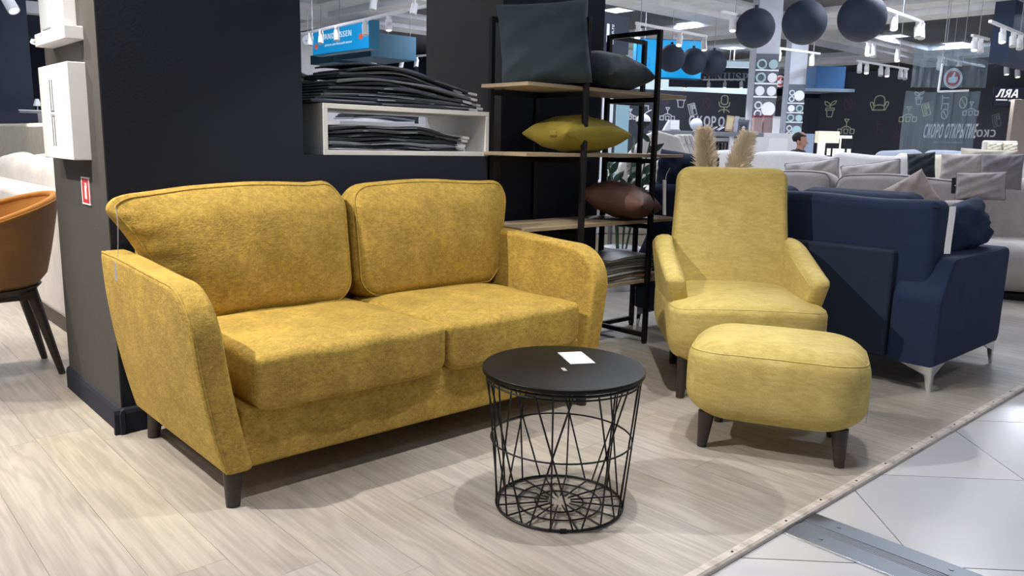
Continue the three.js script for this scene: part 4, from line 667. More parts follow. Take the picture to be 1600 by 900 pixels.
{ // dark fascia right of the pillar, with upright lettering
  const t = thing('fascia', 'dark navy shop fascia with small upright white lettering, right of the pillar', 'fascia', at(952, 52, 10.5).toArray(), -0.02);
  obj('board', bx(0.98, 0.48, 0.8, [-0.1, 0, -0.4]), std(0x2c3242, 0.7), t); const f = obj('lettering', new THREE.PlaneGeometry(0.22, 0.3), std(0xffffff, 0.7, { map: canvasTex(128, 200, (c, w, h) => { c.fillStyle = '#2c3242'; c.fillRect(0, 0, w, h); c.fillStyle = '#e6e9ee'; c.save(); c.translate(96, 190); c.rotate(-Math.PI / 2); c.font = 'bold 42px sans-serif'; c.fillText('moon.ru', 0, 0, 170); c.restore(); c.beginPath(); c.roundRect(14, 20, 32, 160, 12); c.fill(); }) }), t); f.position.set(0.03, 0, 0.004); for (const x of [-0.5, 0.3]) obj('cable', bar([x, 0.24, -0.4], [x, CEIL - t.position.y, -0.4], 0.008, 6), M.cable, t);
}
{ // round red and white signs
  const round = canvasTex(256, 256, (c) => { c.fillStyle = '#f2f0f2'; c.fillRect(0, 0, 256, 256); c.fillStyle = '#c33a38'; c.beginPath(); c.arc(128, 128, 96, 0, 7); c.fill(); c.fillStyle = '#e9edf4'; c.beginPath(); c.roundRect(66, 112, 44, 70, 10); c.roundRect(106, 106, 88, 24, 12); c.roundRect(104, 128, 92, 22, 11); c.roundRect(104, 148, 84, 20, 10); c.roundRect(102, 166, 72, 18, 9); c.fill(); c.beginPath(); c.moveTo(100, 120); c.lineTo(136, 52); c.quadraticCurveTo(156, 44, 152, 74); c.lineTo(140, 116); c.fill(); c.strokeStyle = '#c33a38'; c.lineWidth = 7; c.setLineDash([10, 7]); c.beginPath(); c.arc(128, 128, 110, 3.5, 5.9); c.stroke(); c.beginPath(); c.arc(128, 128, 110, 0.7, 2.4); c.stroke(); });
  const mk = (label, px, py, d, s, turn) => { const t = thing('sign', label, 'sign', at(px, py, d).toArray(), turn); obj('board', bx(s, s * 1.02, 0.08, [0, 0, -0.045]), std(0x20242e, 0.6), t); const f = obj('emblem', new THREE.CircleGeometry(s * 0.43, 48), std(0xffffff, 0.6, { map: round }), t); f.position.z = 0.003; for (const x of [-s * 0.4, s * 0.4]) obj('cable', bar([x, s / 2, -0.04], [x, CEIL - t.position.y, -0.04], 0.006, 6), M.cable, t); };
  mk('dark square sign with a red and white thumb emblem hanging by the plastic sheet', 1489, 122.5, 16.2, 0.47, FACE + 0.1); mk('small red and white thumb sign between the two patterned columns', 1219, 127, 19, 0.32, FACE);
}
{ // patterned columns of white rings and discs
  const col = (label, x0, x1, d, top, seed) => {
    const R = rng(seed), w = (x1 - x0) * d / F_PX, c = at((x0 + x1) / 2, 150, d), t = thing('display_column', label, 'column', [c.x, 0, c.z], FACE);
    obj('core', bx(w, CEIL, w, [0, CEIL / 2, -w / 2]), M.paint(0xc3c8d6, 0.6), t); obj('panel', bx(w * 0.98, top - 0.9, 0.01, [0, (top + 0.9) / 2, 0.005]), std(0x59606e, 0.6), t);
    const white = std(0xe2e6ee, 0.5), glass = std(0xb4d4dc, 0.2, { metalness: 0.2 });
    for (let y = top - 0.08; y > 1.0;) { const big = R() < 0.4; if (big) { const r = w * 0.30, x = (R() < 0.5 ? -1 : 1) * w * 0.17; obj('disc', put(cyl(r, r, 0.02, [0, 0, 0], [Math.PI / 2, 0, 0], 32), [x, y - r * 1.5, 0.02]).scale(1, 1, 1), R() < 0.5 ? white : glass, t); obj('ring', boxUV(put(new THREE.TorusGeometry(w * 0.14, w * 0.035, 6, 24), [-x * 1.6, y - r, 0.02])), white, t); obj('ring', boxUV(put(new THREE.TorusGeometry(w * 0.14, w * 0.035, 6, 24), [-x * 1.6, y - r * 2.2, 0.02])), white, t); y -= r * 3; } else { for (const s of [-1, 1]) obj(R() < 0.6 ? 'ring' : 'disc', R() < 0.5 ? boxUV(put(new THREE.TorusGeometry(w * 0.18, w * 0.05, 6, 28), [s * w * 0.25, y - w * 0.25, 0.02])) : cyl(w * 0.2, w * 0.2, 0.02, [s * w * 0.25, y - w * 0.25, 0.02], [Math.PI / 2, 0, 0], 28), R() < 0.6 ? white : glass, t); y -= w * 0.5; } obj('band', bx(w, w * 0.07, 0.02, [0, y, 0.018]), white, t); y -= w * 0.06; }
  };
  col('near column patterned with white discs and rings behind the pampas', 1177, 1213, 14.5, 2.75, 5); col('far column patterned with white discs and rings beside the blue box', 1231, 1257, 18.5, 2.55, 9);
}
{ // clear plastic sheeting hung before the partition
  const film = phys(0xd6e8f5, 0.16, { transmission: 0.9, thickness: 0, ior: 1.45, side: THREE.DoubleSide });
  const sheet = (name, label, [x0, x1], [y0, y1], d, amp, skew) => {
    const g = new THREE.PlaneGeometry(1, 1, 90, 30), P = g.attributes.position, a = at(x0, 150, d), b = at(x1, 150, d - 0.3), top = at((x0 + x1) / 2, y0, d).y, bot = Math.max(0.02, y1);
    for (let i = 0; i < P.count; i++) { const u = P.getX(i) + 0.5, v = P.getY(i) + 0.5, fold = amp * (Math.sin(u * 31 + v * 2.2 + Math.sin(v * 5) * 0.6) + 0.7 * Math.sin(u * 57 - v * 3) + 0.5 * Math.sin(u * 14 + v * 6)) * (0.35 + 0.65 * (1 - v)); const n = V(-0.672, 0, 0.741); P.setXYZ(i, lerp(a.x, b.x, u) + n.x * fold + skew * (1 - v) * -0.05, lerp(bot, top, v) - 0.03 * Math.sin(u * Math.PI) * smooth(0.8, 1, v), lerp(a.z, b.z, u) + n.z * fold); }
    g.computeVertexNormals(); const m = obj(name, boxUV(g), film); m.userData.label = label; m.userData.category = 'plastic sheet'; return m;
  };
  sheet('plastic_sheet', 'crinkled clear plastic sheet hanging before the opening-soon lettering', [1414, 1531], [143, 0.05], 15.6, 0.06, 1);
  sheet('plastic_sheet', 'clear plastic sheet stretched above the thumb sign up to the ceiling', [1421, 1538], [72, 2.33], 15.9, 0.02, 0);
  const t = thing('pole_frame', 'thin white pole frame that holds the plastic sheets', 'frame', at(1466, 143, 15.4).toArray(), FACE); obj('upright', bar([0, 0, 0], [0.02, 0.52, 0], 0.022, 10), M.track, t); obj('crossbar', bar([0, 0, 0], [0.58, 0.03, 0], 0.02, 10), M.track, t); obj('hanger', bar([0.02, 0.52, 0], [0.02, CEIL - t.position.y, 0], 0.006, 6), M.cable, t);
}
{ // far right: dark blue fascia under the ceiling, dark shop with a lit sign, bed
  const c = at(1581, 60, 15.5); const dz = c.z - onX(1549, 60, c.x).z, w = struct('wall_fascia', bx(5, 1.15, Math.abs(dz), [0, 0, 0]), std(0x2a3653, 0.7)); w.position.set(c.x + 2.5, 3.42, c.z - Math.abs(dz) / 2);
  const s = thing('sign', 'white glowing slanted lettering on the dark shop at the right edge', 'sign', at(1582, 151, 20).toArray(), FACE); obj('board', bx(0.95, 0.5, 0.05, [0, 0, -0.03]), std(0x1d2130, 0.6), s); const ft = canvasTex(256, 128, (k, W, H) => { k.fillStyle = '#1d2130'; k.fillRect(0, 0, W, H); k.fillStyle = '#ffffff'; k.font = 'italic bold 78px sans-serif'; k.fillText('ЛЯА', 10, 70); k.fillRect(16, 84, 80, 7); k.font = 'italic bold 22px sans-serif'; k.fillText('ортопедия', 104, 96); }); const f = obj('lettering', new THREE.PlaneGeometry(0.92, 0.46), std(0xffffff, 0.5, { map: ft, emissive: 0xffffff, emissiveMap: ft, emissiveIntensity: 0.7 }), s); f.position.z = 0.002;
  slab('partition_panel', 'warm beige partition panel at the right edge', 'panel', [1578, 156, 1620, 235], 19, 0.15, M.paint(0xb7aca6, 0.8), { down: true });
  const b = thing('bed', 'far white bed with two small pillows at the right edge', 'bed', [at(1568, 225, 13).x, 0, at(1568, 225, 13).z], FACE); obj('headboard', softBox(0.55, 1.28, 0.1, 0.03, null, [4, 4, 2]).translate(0, 0.64, -0.1), M.offwhite, b); obj('mattress', softBox(0.6, 0.35, 1.2, 0.06, null, [4, 2, 4]).translate(0, 0.6, 0.5), M.offwhite, b); obj('base', bx(0.58, 0.44, 1.2, [0, 0.22, 0.5]), M.cream, b); for (const x of [-0.13, 0.13]) obj('pillow', put(pillowShape(0.24, 0.16, 0.08), [x, 1.17, -0.02], [-0.2, 0, 0]), M.cream, b);
}
// ---------------------------------------------------------------- counters and small goods behind the armchair
{
  const D = 9.4, px = (x, y) => at(x, y, D), c = px(1110, 208), topY = px(1110, 205.5).y;
  const t = thing('display_shelf', 'long display shelf with a grey top and white posts behind the armchair', 'shelf', [c.x, 0, c.z], FACE), w = 150 * D / F_PX;
  obj('top', bx(w + 0.14, 0.05, 0.5, [-0.02, topY - 0.025, -0.2], [0, 0, 0], 0.004), std(0x7d8088, 0.5), t);
  for (const x of [-0.48, -0.2, 0.25, 0.5]) obj('post', bx(0.05, topY - 0.05, 0.05, [x, (topY - 0.05) / 2, 0]), M.plastic, t); obj('rail', bx(w, 0.04, 0.04, [0, topY - 0.09, -0.08]), M.plastic, t); obj('bottom_shelf', bx(w, 0.04, 0.45, [0, 0.35, -0.2]), M.plastic, t);
  const R = rng(77), groups = [[], [], []]; for (let i = 0; i < 60; i++) { const x = lerp(-0.17, 0.52, i / 59); groups[(R() * 3) | 0].push(bx(0.009, 0.30 + R() * 0.06, 0.2, [x, topY - 0.29, -0.18], [0, (R() - 0.5) * 0.4, 0])); }
  groups.forEach((g, i) => { const m = obj('hanging_swatches', g, [M.greigeDark, M.slateDark, M.greige][i], t); m.userData.kind = 'stuff'; });
  const on = (name, label, cat, x, dz = 0) => thing(name, label, cat, [px(x, 208).x + dz * 0.672, topY, px(x, 208).z - dz * 0.741], FACE);
  const tent = on('tent_calendar', 'white tent-shaped calendar on the grey display shelf', 'calendar', 1051, 0.1); obj('body', prism([[-0.10, 0], [0.10, 0], [0.035, 0.125], [-0.035, 0.125]], 0.12, 0.003), std(0xd8d9dc, 0.6), tent); obj('flap', bx(0.1, 0.11, 0.004, [0.03, 0.07, 0.064], [-0.12, 0, 0]), M.plastic, tent);
  const moon = on('globe_lamp', 'white glass globe lamp standing on the grey display shelf', 'lamp', 1090, 0.1); obj('globe', ball(0.073, [0, 0.082, 0], 1, 1, 1, 32), std(0xdfe2ea, 0.25), moon); obj('base', cyl(0.04, 0.035, 0.014, [0, 0.007, 0]), M.plastic, moon);
  const books = [['dark book lying slanted by the letters on the grey shelf', 1115, 0x4c4f58, 0.09], ['grey book leaning beside the dark one on the grey shelf', 1126, 0x8b8f97, 0.07]]; for (const [l, x, col, h] of books) { const b = on('book', l, 'book', x, 0.05); obj('cover', put(bx(0.085, 0.016, 0.12, [0, 0, 0]), [0, 0.034, 0], [0, 0, 0.5]), std(col, 0.6), b); obj('pages', put(bx(0.08, 0.010, 0.115, [0.004, 0, 0.004]), [0, 0.034, 0], [0, 0, 0.5]), M.paper, b); }
  const card = on('menu_stand', 'tan and white menu stand tilted on the grey display shelf', 'stand', 1140, 0.05); obj('front', put(bx(0.09, 0.18, 0.008, [0, 0.09, 0]), [0, 0.01, 0], [-0.1, 0, -0.12]), std(0xb5a079, 0.6), card); obj('print', put(bx(0.07, 0.14, 0.002, [0, 0.09, 0.006]), [0, 0.01, 0], [-0.1, 0, -0.12]), std(0xcbbd98, 0.6), card); obj('back', put(bx(0.05, 0.18, 0.008, [0.07, 0.09, -0.03]), [0, 0.01, 0], [0, -0.5, -0.08]), std(0xb4b0c0, 0.5), card);
  const box = on('gift_box', 'dark grey box with a white triangle mark at the end of the grey shelf', 'box', 1161, 0.05); obj('body', bx(0.12, 0.12, 0.12, [0, 0.06, 0], [0, 0, 0], 0.004), std(0x585d68, 0.6), box); obj('label', new THREE.PlaneGeometry(0.08, 0.07), std(0xffffff, 0.6, { map: canvasTex(64, 64, k => { k.fillStyle = '#3c404a'; k.fillRect(0, 0, 64, 64); k.fillStyle = '#d5d8dd'; k.beginPath(); k.moveTo(32, 12); k.lineTo(52, 36); k.lineTo(12, 36); k.fill(); k.fillRect(16, 44, 32, 8); }) }), box).position.set(0, 0.055, 0.061); obj('lid', bx(0.125, 0.025, 0.125, [0, 0.13, 0]), std(0x6f7580, 0.6), box);
}
{ // white folded boards and the big pale bed back left of the shelf
  for (let i = 0; i < 3; i++) { const p = at(1066 + i * 7, 228, 8.6), t = thing('folded_blanket', `white folded blanket leaning by the grey display shelf, ${['left', 'middle', 'right'][i]} of the three`, 'blanket', [p.x, p.y - 0.12, p.z], FACE, 'white folded blankets'); obj('fold', softBox(0.05, 0.22, 0.3, 0.02, q => { q.x -= q.y * 0.45; }, [2, 6, 4]).translate(0, 0.13, 0), M.offwhite, t); obj('band', put(bx(0.054, 0.02, 0.302, [0, 0, 0]), [-0.01, 0.13, 0], [0, 0, 0.4]), M.greige, t); }
  const rack = thing('bench', 'low white bench that carries the folded blankets', 'bench', [at(1072, 236, 8.6).x, 0, at(1072, 236, 8.6).z], FACE); const by = at(1072, 228, 8.6).y - 0.125; obj('top', bx(0.4, 0.04, 0.4, [0, by - 0.02, 0]), M.plastic, rack); for (const x of [-0.17, 0.17]) obj('panel', bx(0.03, by - 0.04, 0.38, [x, (by - 0.04) / 2, 0]), M.plastic, rack);
  const b = thing('sofa', 'white sofa with a tall peaked backrest seen through the shelf frame', 'sofa', [at(1030, 260, 7.6).x, 0, at(1030, 260, 7.6).z], FACE);
  obj('backrest', prism([[-0.34, 0], [0.36, 0], [0.36, 0.92], [0.24, 1.16], [0.02, 1.215], [-0.08, 1.17], [-0.34, 0.86]], 0.22, 0.02).translate(-0.02, 0, -0.3), M.offwhite, b); obj('seat', softBox(1.1, 0.4, 0.9, 0.06, null, [6, 3, 6]).translate(-0.2, 0.5, 0.3), M.offwhite, b); obj('base', bx(1.0, 0.3, 0.86, [-0.2, 0.15, 0.3]), M.cream, b); obj('cushion', softBox(0.66, 0.2, 0.16, 0.05, null, [6, 3, 3]).translate(0.05, 0.83, -0.08), M.offwhite, b);
  const p = thing('throw_pillow', 'small grey pillow on the white sofa seen through the shelf frame', 'pillow', [at(991, 261, 6.9).x, at(991, 261, 6.9).y, at(991, 261, 6.9).z]); obj('cover', put(pillowShape(0.14, 0.13, 0.07), [0, 0, 0], [-0.1, FACE, 0]), M.greigeDark, p);
}
{ // white counter, boxes, the seller and the desk
  const D = 12.6, c = at(1228, 222, D), topY = at(1228, 208.5, D).y, t = thing('counter', 'white sales counter with a blue grey end behind the sofas', 'counter', [c.x, 0, c.z], FACE);
  obj('body', bx(0.72, topY, 0.5, [-0.18, topY / 2, -0.2], [0, 0, 0], 0.004), M.white, t); obj('end_panel', bx(0.24, topY + 0.004, 0.52, [0.3, topY / 2, -0.2], [0, 0, 0], 0.004), std(0x9fb0cc, 0.6), t); obj('door', bx(0.3, topY - 0.15, 0.012, [-0.14, topY / 2, 0.056]), M.plastic, t);
  const on = (name, label, x, w, h, mat, capMat) => { const p = at(x, 208, D), g = thing(name, label, 'box', [p.x, topY, p.z], FACE); g.position.x += 0.1 * 0.672; g.position.z -= 0.1 * 0.741; obj('carton', bx(w, h, 0.12, [0, h / 2, 0], [0, 0, 0], 0.003), mat, g); obj('cap', bx(w + 0.004, 0.03, 0.124, [0, h - 0.015, 0]), capMat, g); };
  on('tall_box', 'tall pinkish brown box on the counter, left of the pair', 1184.5, 0.125, 0.27, std(0xa58d8d, 0.6), std(0x7c2f42, 0.6)); on('tall_box', 'tall pinkish brown box on the counter, right of the pair', 1200, 0.125, 0.275, std(0x9c8585, 0.6), std(0x7c2f42, 0.6)); on('tall_box', 'tall white box on the counter beside the brown pair', 1213, 0.12, 0.26, M.plastic, std(0xc8c9cf, 0.6));
  const d = at(1315, 224, 13.2), k = thing('desk', 'white office desk right of the seated seller', 'desk', [d.x, 0, d.z], FACE), dy = at(1315, 211, 13.2).y;
  obj('screen_panel', bx(0.56, dy, 0.05, [0.02, dy / 2, -0.35]), M.white, k); obj('top', bx(0.75, 0.03, 0.5, [-0.1, 0.95, -0.1]), M.plastic, k); obj('side', bx(0.03, 0.94, 0.5, [0.26, 0.47, -0.1]), M.plastic, k); obj('side', bx(0.03, 0.94, 0.5, [-0.46, 0.47, -0.1]), M.plastic, k);
  for (const [i, x] of [-0.16, 0.08].entries()) { const m = thing('monitor', `black monitor on the white desk, ${i ? 'right' : 'left'} one`, 'monitor', [d.x + x * 0.741 + 0.02, 0.965, d.z + x * 0.672], FACE + (i ? 0.3 : -0.2)); obj('screen', bx(0.22, 0.17, 0.018, [0, 0.215, 0], [0, 0, 0], 0.004), std(0x15181f, 0.35), m); obj('stand', [bx(0.03, 0.16, 0.02, [0, 0.08, -0.015]), bx(0.12, 0.01, 0.09, [0, 0.005, -0.01])], M.black, m); }
  const l = thing('table_lamp', 'table lamp with a glowing cream square shade on the desk', 'lamp', [d.x - 0.12, 0.965, d.z - 0.2], FACE); obj('base', [bx(0.12, 0.02, 0.12, [0, 0.01, 0]), bx(0.03, 0.24, 0.03, [0, 0.13, 0])], M.black, l); obj('shade', [bx(0.34, 0.19, 0.008, [0, 0.315, 0.08]), bx(0.34, 0.19, 0.008, [0, 0.315, -0.08]), bx(0.008, 0.19, 0.152, [0.166, 0.315, 0]), bx(0.008, 0.19, 0.152, [-0.166, 0.315, 0])], std(0xe9e4cf, 0.8, { emissive: 0xe6dfbe, emissiveIntensity: 0.45 }), l);
  const bl = new THREE.PointLight(0xfff0cc, 1.2, 0, 2); bl.position.set(0, 0.32, 0); bl.castShadow = true; l.add(bl);
}
{ // the seated seller, facing right
  const c = at(1246, 222, 11.75), t = thing('person', 'seller in a dark top with short dark hair sitting at the desk', 'person', [c.x, 0, c.z], FACE + 0.9);
  const J = { hip: [0, 0.52, 0], waist: [0, 0.70, 0.01], chest: [0, 0.90, 0.03], neck: [0, 1.04, 0.04], chin: [0, 1.10, 0.06], sl: [-0.16, 0.99, 0.02], sr: [0.16, 0.99, 0.02], el: [-0.2, 0.76, 0.06], er: [0.2, 0.76, 0.06], wl: [-0.13, 0.78, 0.28], wr: [0.13, 0.78, 0.28], hl: [-0.09, 0.5, 0], hr: [0.09, 0.5, 0], kl: [-0.11, 0.50, 0.40], kr: [0.11, 0.50, 0.40], al: [-0.11, 0.08, 0.38], ar: [0.11, 0.08, 0.38], tl: [-0.11, 0.04, 0.52], tr: [0.11, 0.04, 0.52] };
  const B = [['hip', 'waist', .13, .12], ['waist', 'chest', .12, .145], ['chest', 'neck', .13, .055], ['neck', 'chin', .052, .05], ['chest', 'sl', .1, .062], ['chest', 'sr', .1, .062], ['sl', 'el', .056, .045], ['sr', 'er', .056, .045], ['el', 'wl', .043, .03], ['er', 'wr', .043, .03], ['hip', 'hl', .12, .09], ['hip', 'hr', .12, .09], ['hl', 'kl', .085, .06], ['hr', 'kr', .085, .06], ['kl', 'al', .055, .04], ['kr', 'ar', .055, .04], ['al', 'tl', .042, .032], ['ar', 'tr', .042, .032]];
  const field = (bones, cen, half, N, k = 24) => { const mc = new MarchingCubes(N, std(0), false, false, 120000); mc.isolation = 0; for (let z = 0; z < N; z++) for (let y = 0; y < N; y++) for (let x = 0; x < N; x++) { const p = V(cen[0] + (x / N * 2 - 1) * half, cen[1] + (y / N * 2 - 1) * half, cen[2] + (z / N * 2 - 1) * half); let s = 0; for (const [a, b, r0, r1] of bones) { const d = V(...b).sub(V(...a)), q = p.clone().sub(V(...a)), u = clamp(q.dot(d) / d.lengthSq(), 0, 1); s += Math.exp(-k * 4 * (q.addScaledVector(d, -u).length() - lerp(r0, r1, u))); } mc.field[x + y * N + z * N * N] = Math.log(Math.max(s, 1e-30)) / (k * 4); } mc.update(); const n = mc.count; const g = new THREE.BufferGeometry(); const P = mc.positionArray.slice(0, n * 3); for (let i = 0; i < P.length; i += 3) for (let j = 0; j < 3; j++) P[i + j] = P[i + j] * half + cen[j]; g.setAttribute('position', new THREE.BufferAttribute(new Float32Array(P), 3)); return finish(g); };
  const skin = std(0xa9806c, 0.6), topM = std(0x17181c, 0.85);
  const hand = s => { const w = J[s < 0 ? 'wl' : 'wr'], o = [[w, [w[0] * 0.8, w[1], w[2] + 0.05], .026, .03]]; for (let f = 0; f < 4; f++) { const x = w[0] * 0.8 + (f - 1.5) * 0.018; o.push([[x, w[1], w[2] + 0.06], [x, w[1] - 0.004, w[2] + 0.10], .009, .008], [[x, w[1] - 0.004, w[2] + 0.10], [x, w[1] - 0.02, w[2] + 0.118 + (f === 1 || f === 2 ? 0.01 : 0)], .008, .007]); } o.push([[w[0] * 0.8 - s * 0.02, w[1], w[2] + 0.02], [w[0] * 0.8 - s * 0.05, w[1] - 0.01, w[2] + 0.07], .011, .009]); return o; };
  const head = [[[0, 1.19, 0.05], [0, 1.235, 0.035], .068, .088], [[0, 1.13, 0.085], [0, 1.20, 0.07], .042, .062], [[0, 1.185, 0.135], [0, 1.16, 0.148], .009, .013], [[0, 1.04, 0.04], [0, 1.14, 0.05], .05, .05], [[-0.08, 1.19, 0.035], [-0.082, 1.16, 0.04], .014, .01], [[0.08, 1.19, 0.035], [0.082, 1.16, 0.04], .014, .01], [[-0.022, 1.135, 0.122], [0.022, 1.135, 0.122], .009, .009]];
  const bones = B.map(([a, b, r0, r1]) => [J[a], J[b], r0, r1]);
  const g = [field(bones, [0, 0.58, 0.16], 0.62, 84), field(head, [0, 1.16, 0.06], 0.17, 64, 40), field(hand(-1), [-0.115, 0.77, 0.34], 0.1, 56, 60), field(hand(1), [0.115, 0.77, 0.34], 0.1, 56, 60)];
  obj('body', g, skin, t);
  obj('top', field(bones.slice(0, 10).filter((q, i) => i !== 3).map(([a, b, r0, r1]) => [a, b, r0 + 0.012, r1 + 0.010]), [0, 0.78, 0.1], 0.42, 60), topM, t); obj('trousers', field(bones.slice(10, 16).map(([a, b, r0, r1]) => [a, b, r0 + 0.012, r1 + 0.012]), [0, 0.4, 0.2], 0.45, 56), std(0x22252e, 0.85), t);
  const hg = ball(0.097, [0, 1.238, 0.022], 1, 0.86, 1.06, 28); { const P = hg.attributes.position; for (let i = 0; i < P.count; i++) { if (P.getZ(i) > 0.07 && P.getY(i) < 1.245) { P.setZ(i, 0.07); } if (P.getY(i) < 1.18) P.setY(i, 1.18); } hg.computeVertexNormals(); } obj('hair', hg, std(0x141214, 0.8), t);
  for (const s of [-1, 1]) obj('shoe', softBox(0.08, 0.06, 0.2, 0.025, null, [3, 2, 4]).translate(s * 0.11, 0.03, 0.45), M.black, t);
  const ch = thing('office_chair', 'black office chair under the seated seller', 'chair', [c.x, 0, c.z], FACE + 0.9); obj('seat', softBox(0.44, 0.06, 0.42, 0.025, null, [4, 2, 4]).translate(0, 0.375, 0.05), M.black, ch); obj('post', cyl(0.025, 0.025, 0.28, [0, 0.2, 0]), M.black, ch); for (let i = 0; i < 5; i++) obj('leg', bar([0, 0.09, 0], [0.26 * Math.cos(i * 1.2566), 0.03, 0.26 * Math.sin(i * 1.2566)], 0.018, 8), M.black, ch); obj('backrest', softBox(0.4, 0.4, 0.04, 0.018, null, [4, 4, 1]).translate(0, 0.68, -0.2), M.black, ch);
}
{ // greenery, dome lamp, mirror panel, desk behind the pillar
  const leaf = phys(0x2f4a34, 0.4, { side: THREE.DoubleSide, clearcoat: 0.3 });
  const p = at(975, 300, 5.9), t = thing('potted_plant', 'dark green plant with upright leafy stems seen through the shelf', 'plant', [p.x, 0, p.z]);
  obj('pot', lathe([[0, 0], [0.11, 0], [0.14, 0.3], [0.15, 0.32], [0.13, 0.32], [0.125, 0.28], [0, 0.27]], 32), M.plastic, t);
  const leafGeo = (L, w) => { const pos = [], idx = [], n = 8; for (let i = 0; i <= n; i++) { const u = i / n, h = w * Math.sin(Math.PI * Math.pow(u, 0.75)); pos.push(-h, L * u, 0.008 * u * 4 * h / w, 0, L * u, 0, h, L * u, 0.008 * u * 4 * h / w); } for (let i = 0; i < n; i++) for (let k = 0; k < 2; k++) { const q = i * 3 + k; idx.push(q, q + 1, q + 4, q, q + 4, q + 3); } const g = new THREE.BufferGeometry(); g.setAttribute('position', new THREE.Float32BufferAttribute(pos, 3)); g.setIndex(idx); return finish(g); };
  const lg = [leafGeo(0.12, 0.024), leafGeo(0.10, 0.02), leafGeo(0.14, 0.028)], R = rng(91);
  for (let s = 0; s < 7; s++) { const a = s / 7 * 6.283 + 0.4, tip = [0.05 * Math.cos(a) + (s === 1 ? 0.10 : s === 4 ? -0.06 : 0.16 * Math.cos(a)), 0.82 + R() * 0.42, 0.05 * Math.sin(a) + 0.12 * Math.sin(a)], pts = [[0.03 * Math.cos(a), 0.26, 0.03 * Math.sin(a)], [tip[0] * 0.45, 0.6, tip[2] * 0.45], tip]; obj('stem', tube(pts, 0.006, false, 16, 6), leaf, t); const cv = new THREE.CatmullRomCurve3(pts.map(q => V(...q)));
    for (let k = 0; k < 10; k++) { const u = 0.3 + 0.7 * k / 9, q = cv.getPoint(u), m = new THREE.Mesh(lg[(R() * 3) | 0], leaf); m.name = 'leaf'; m.position.copy(q); m.rotation.set((R() - 0.5) * 0.9, R() * 6.28, (k % 2 ? 1 : -1) * (0.6 + R() * 0.5)); m.castShadow = m.receiveShadow = true; t.add(m); } }
  const q = at(1006, 215, 8.2), cactus = thing('cactus', 'green paddle cactus in a white pot beside the dome lamp', 'plant', [q.x - 0.05, 0.72, q.z], FACE); obj('pot', cyl(0.06, 0.07, 0.12, [0, 0.06, 0]), M.plastic, cactus); const green = std(0x3d5a3c, 0.7); for (const [x, y, s] of [[-0.05, 0.22, 1], [0.04, 0.27, 1.2], [0.09, 0.36, 0.8]]) obj('paddle', ball(0.06 * s, [x, y + 0.06, 0], 0.75, 1.5, 0.35), green, cactus);
  const dsk = thing('desk', 'white side desk behind the shelf that holds the cactus and dome lamp', 'desk', [q.x, 0, q.z], FACE); obj('top', bx(0.7, 0.03, 0.4, [-0.05, 0.705, 0]), M.plastic, dsk); for (const x of [-0.38, 0.28]) obj('panel', bx(0.03, 0.69, 0.38, [x, 0.345, 0]), M.plastic, dsk);
  const r = at(1005, 190, 8.3), dl = thing('dome_lamp', 'dome lamp with a white cap over a black bowl seen through the shelf', 'lamp', [r.x, 0.72, r.z], FACE), hy = r.y - 0.72; obj('cap', boxUV(put(new THREE.SphereGeometry(0.078, 28, 12, 0, 6.2832, 0, Math.PI / 2), [0, hy, 0])), M.plastic, dl); obj('bowl', boxUV(put(new THREE.SphereGeometry(0.079, 28, 12, 0, 6.2832, Math.PI / 2, 0.9), [0, hy, 0])), M.black, dl); obj('stem', bar([0, 0, 0], [0, hy - 0.05, 0], 0.012, 8), M.black, dl); obj('arm', tube([[0.0, hy + 0.07, 0], [0.04, hy + 0.10, 0], [0.08, hy + 0.12, 0]], 0.006, false, 12, 6), M.plastic, dl); obj('foot', cyl(0.06, 0.06, 0.012, [0, 0.006, 0]), M.black, dl);
  slab('mirror', 'tall bluish mirror panel in a white frame behind the shelf', 'mirror', [962, 150, 982, 235], 9.6, 0.06, std(0xa9d2de, 0.25, { metalness: 0.3 }), { down: true }); slab('post', 'white post with a grey notice beside the pillar edge', 'post', [940, 142, 956, 262], 9.8, 0.1, M.plastic, { down: true }); slab('notice', 'grey notice on the white post beside the pillar edge', 'notice', [943, 150, 953, 192], 9.72, 0.02, std(0x7e828b, 0.6));
  // desk and chair seen through the lowest bay of the shelf
  const s = at(955, 470, 5.2), w = thing('desk', 'white desk on thin metal legs seen through the lowest bay of the shelf', 'desk', [s.x + 0.5, 0, s.z - 1.1], 0); obj('top', bx(0.9, 0.025, 0.6, [0, 0.70, 0]), M.plastic, w); for (const x of [-0.42, 0.42]) for (const z of [-0.27, 0.27]) obj('leg', bx(0.025, 0.69, 0.025, [x, 0.345, z]), M.alu, w); obj('brace', bx(0.84, 0.02, 0.02, [0, 0.18, 0.27]), M.alu, w);
  const wc = thing('chair', 'white shell chair under the desk seen through the lowest bay', 'chair', [s.x + 0.35, 0, s.z - 0.75], 0.5); obj('shell', softBox(0.42, 0.4, 0.04, 0.018, null, [6, 6, 1]).rotateX(0.15).translate(0, 0.62, 0.2), M.plastic, wc); obj('seat', softBox(0.42, 0.04, 0.4, 0.018, null, [6, 1, 6]).translate(0, 0.43, 0), M.plastic, wc); for (const x of [-0.17, 0.17]) for (const z of [-0.17, 0.17]) obj('leg', bar([x * 0.8, 0.42, z * 0.8], [x * 1.15, 0, z * 1.15], 0.012, 8), M.alu, wc);
}
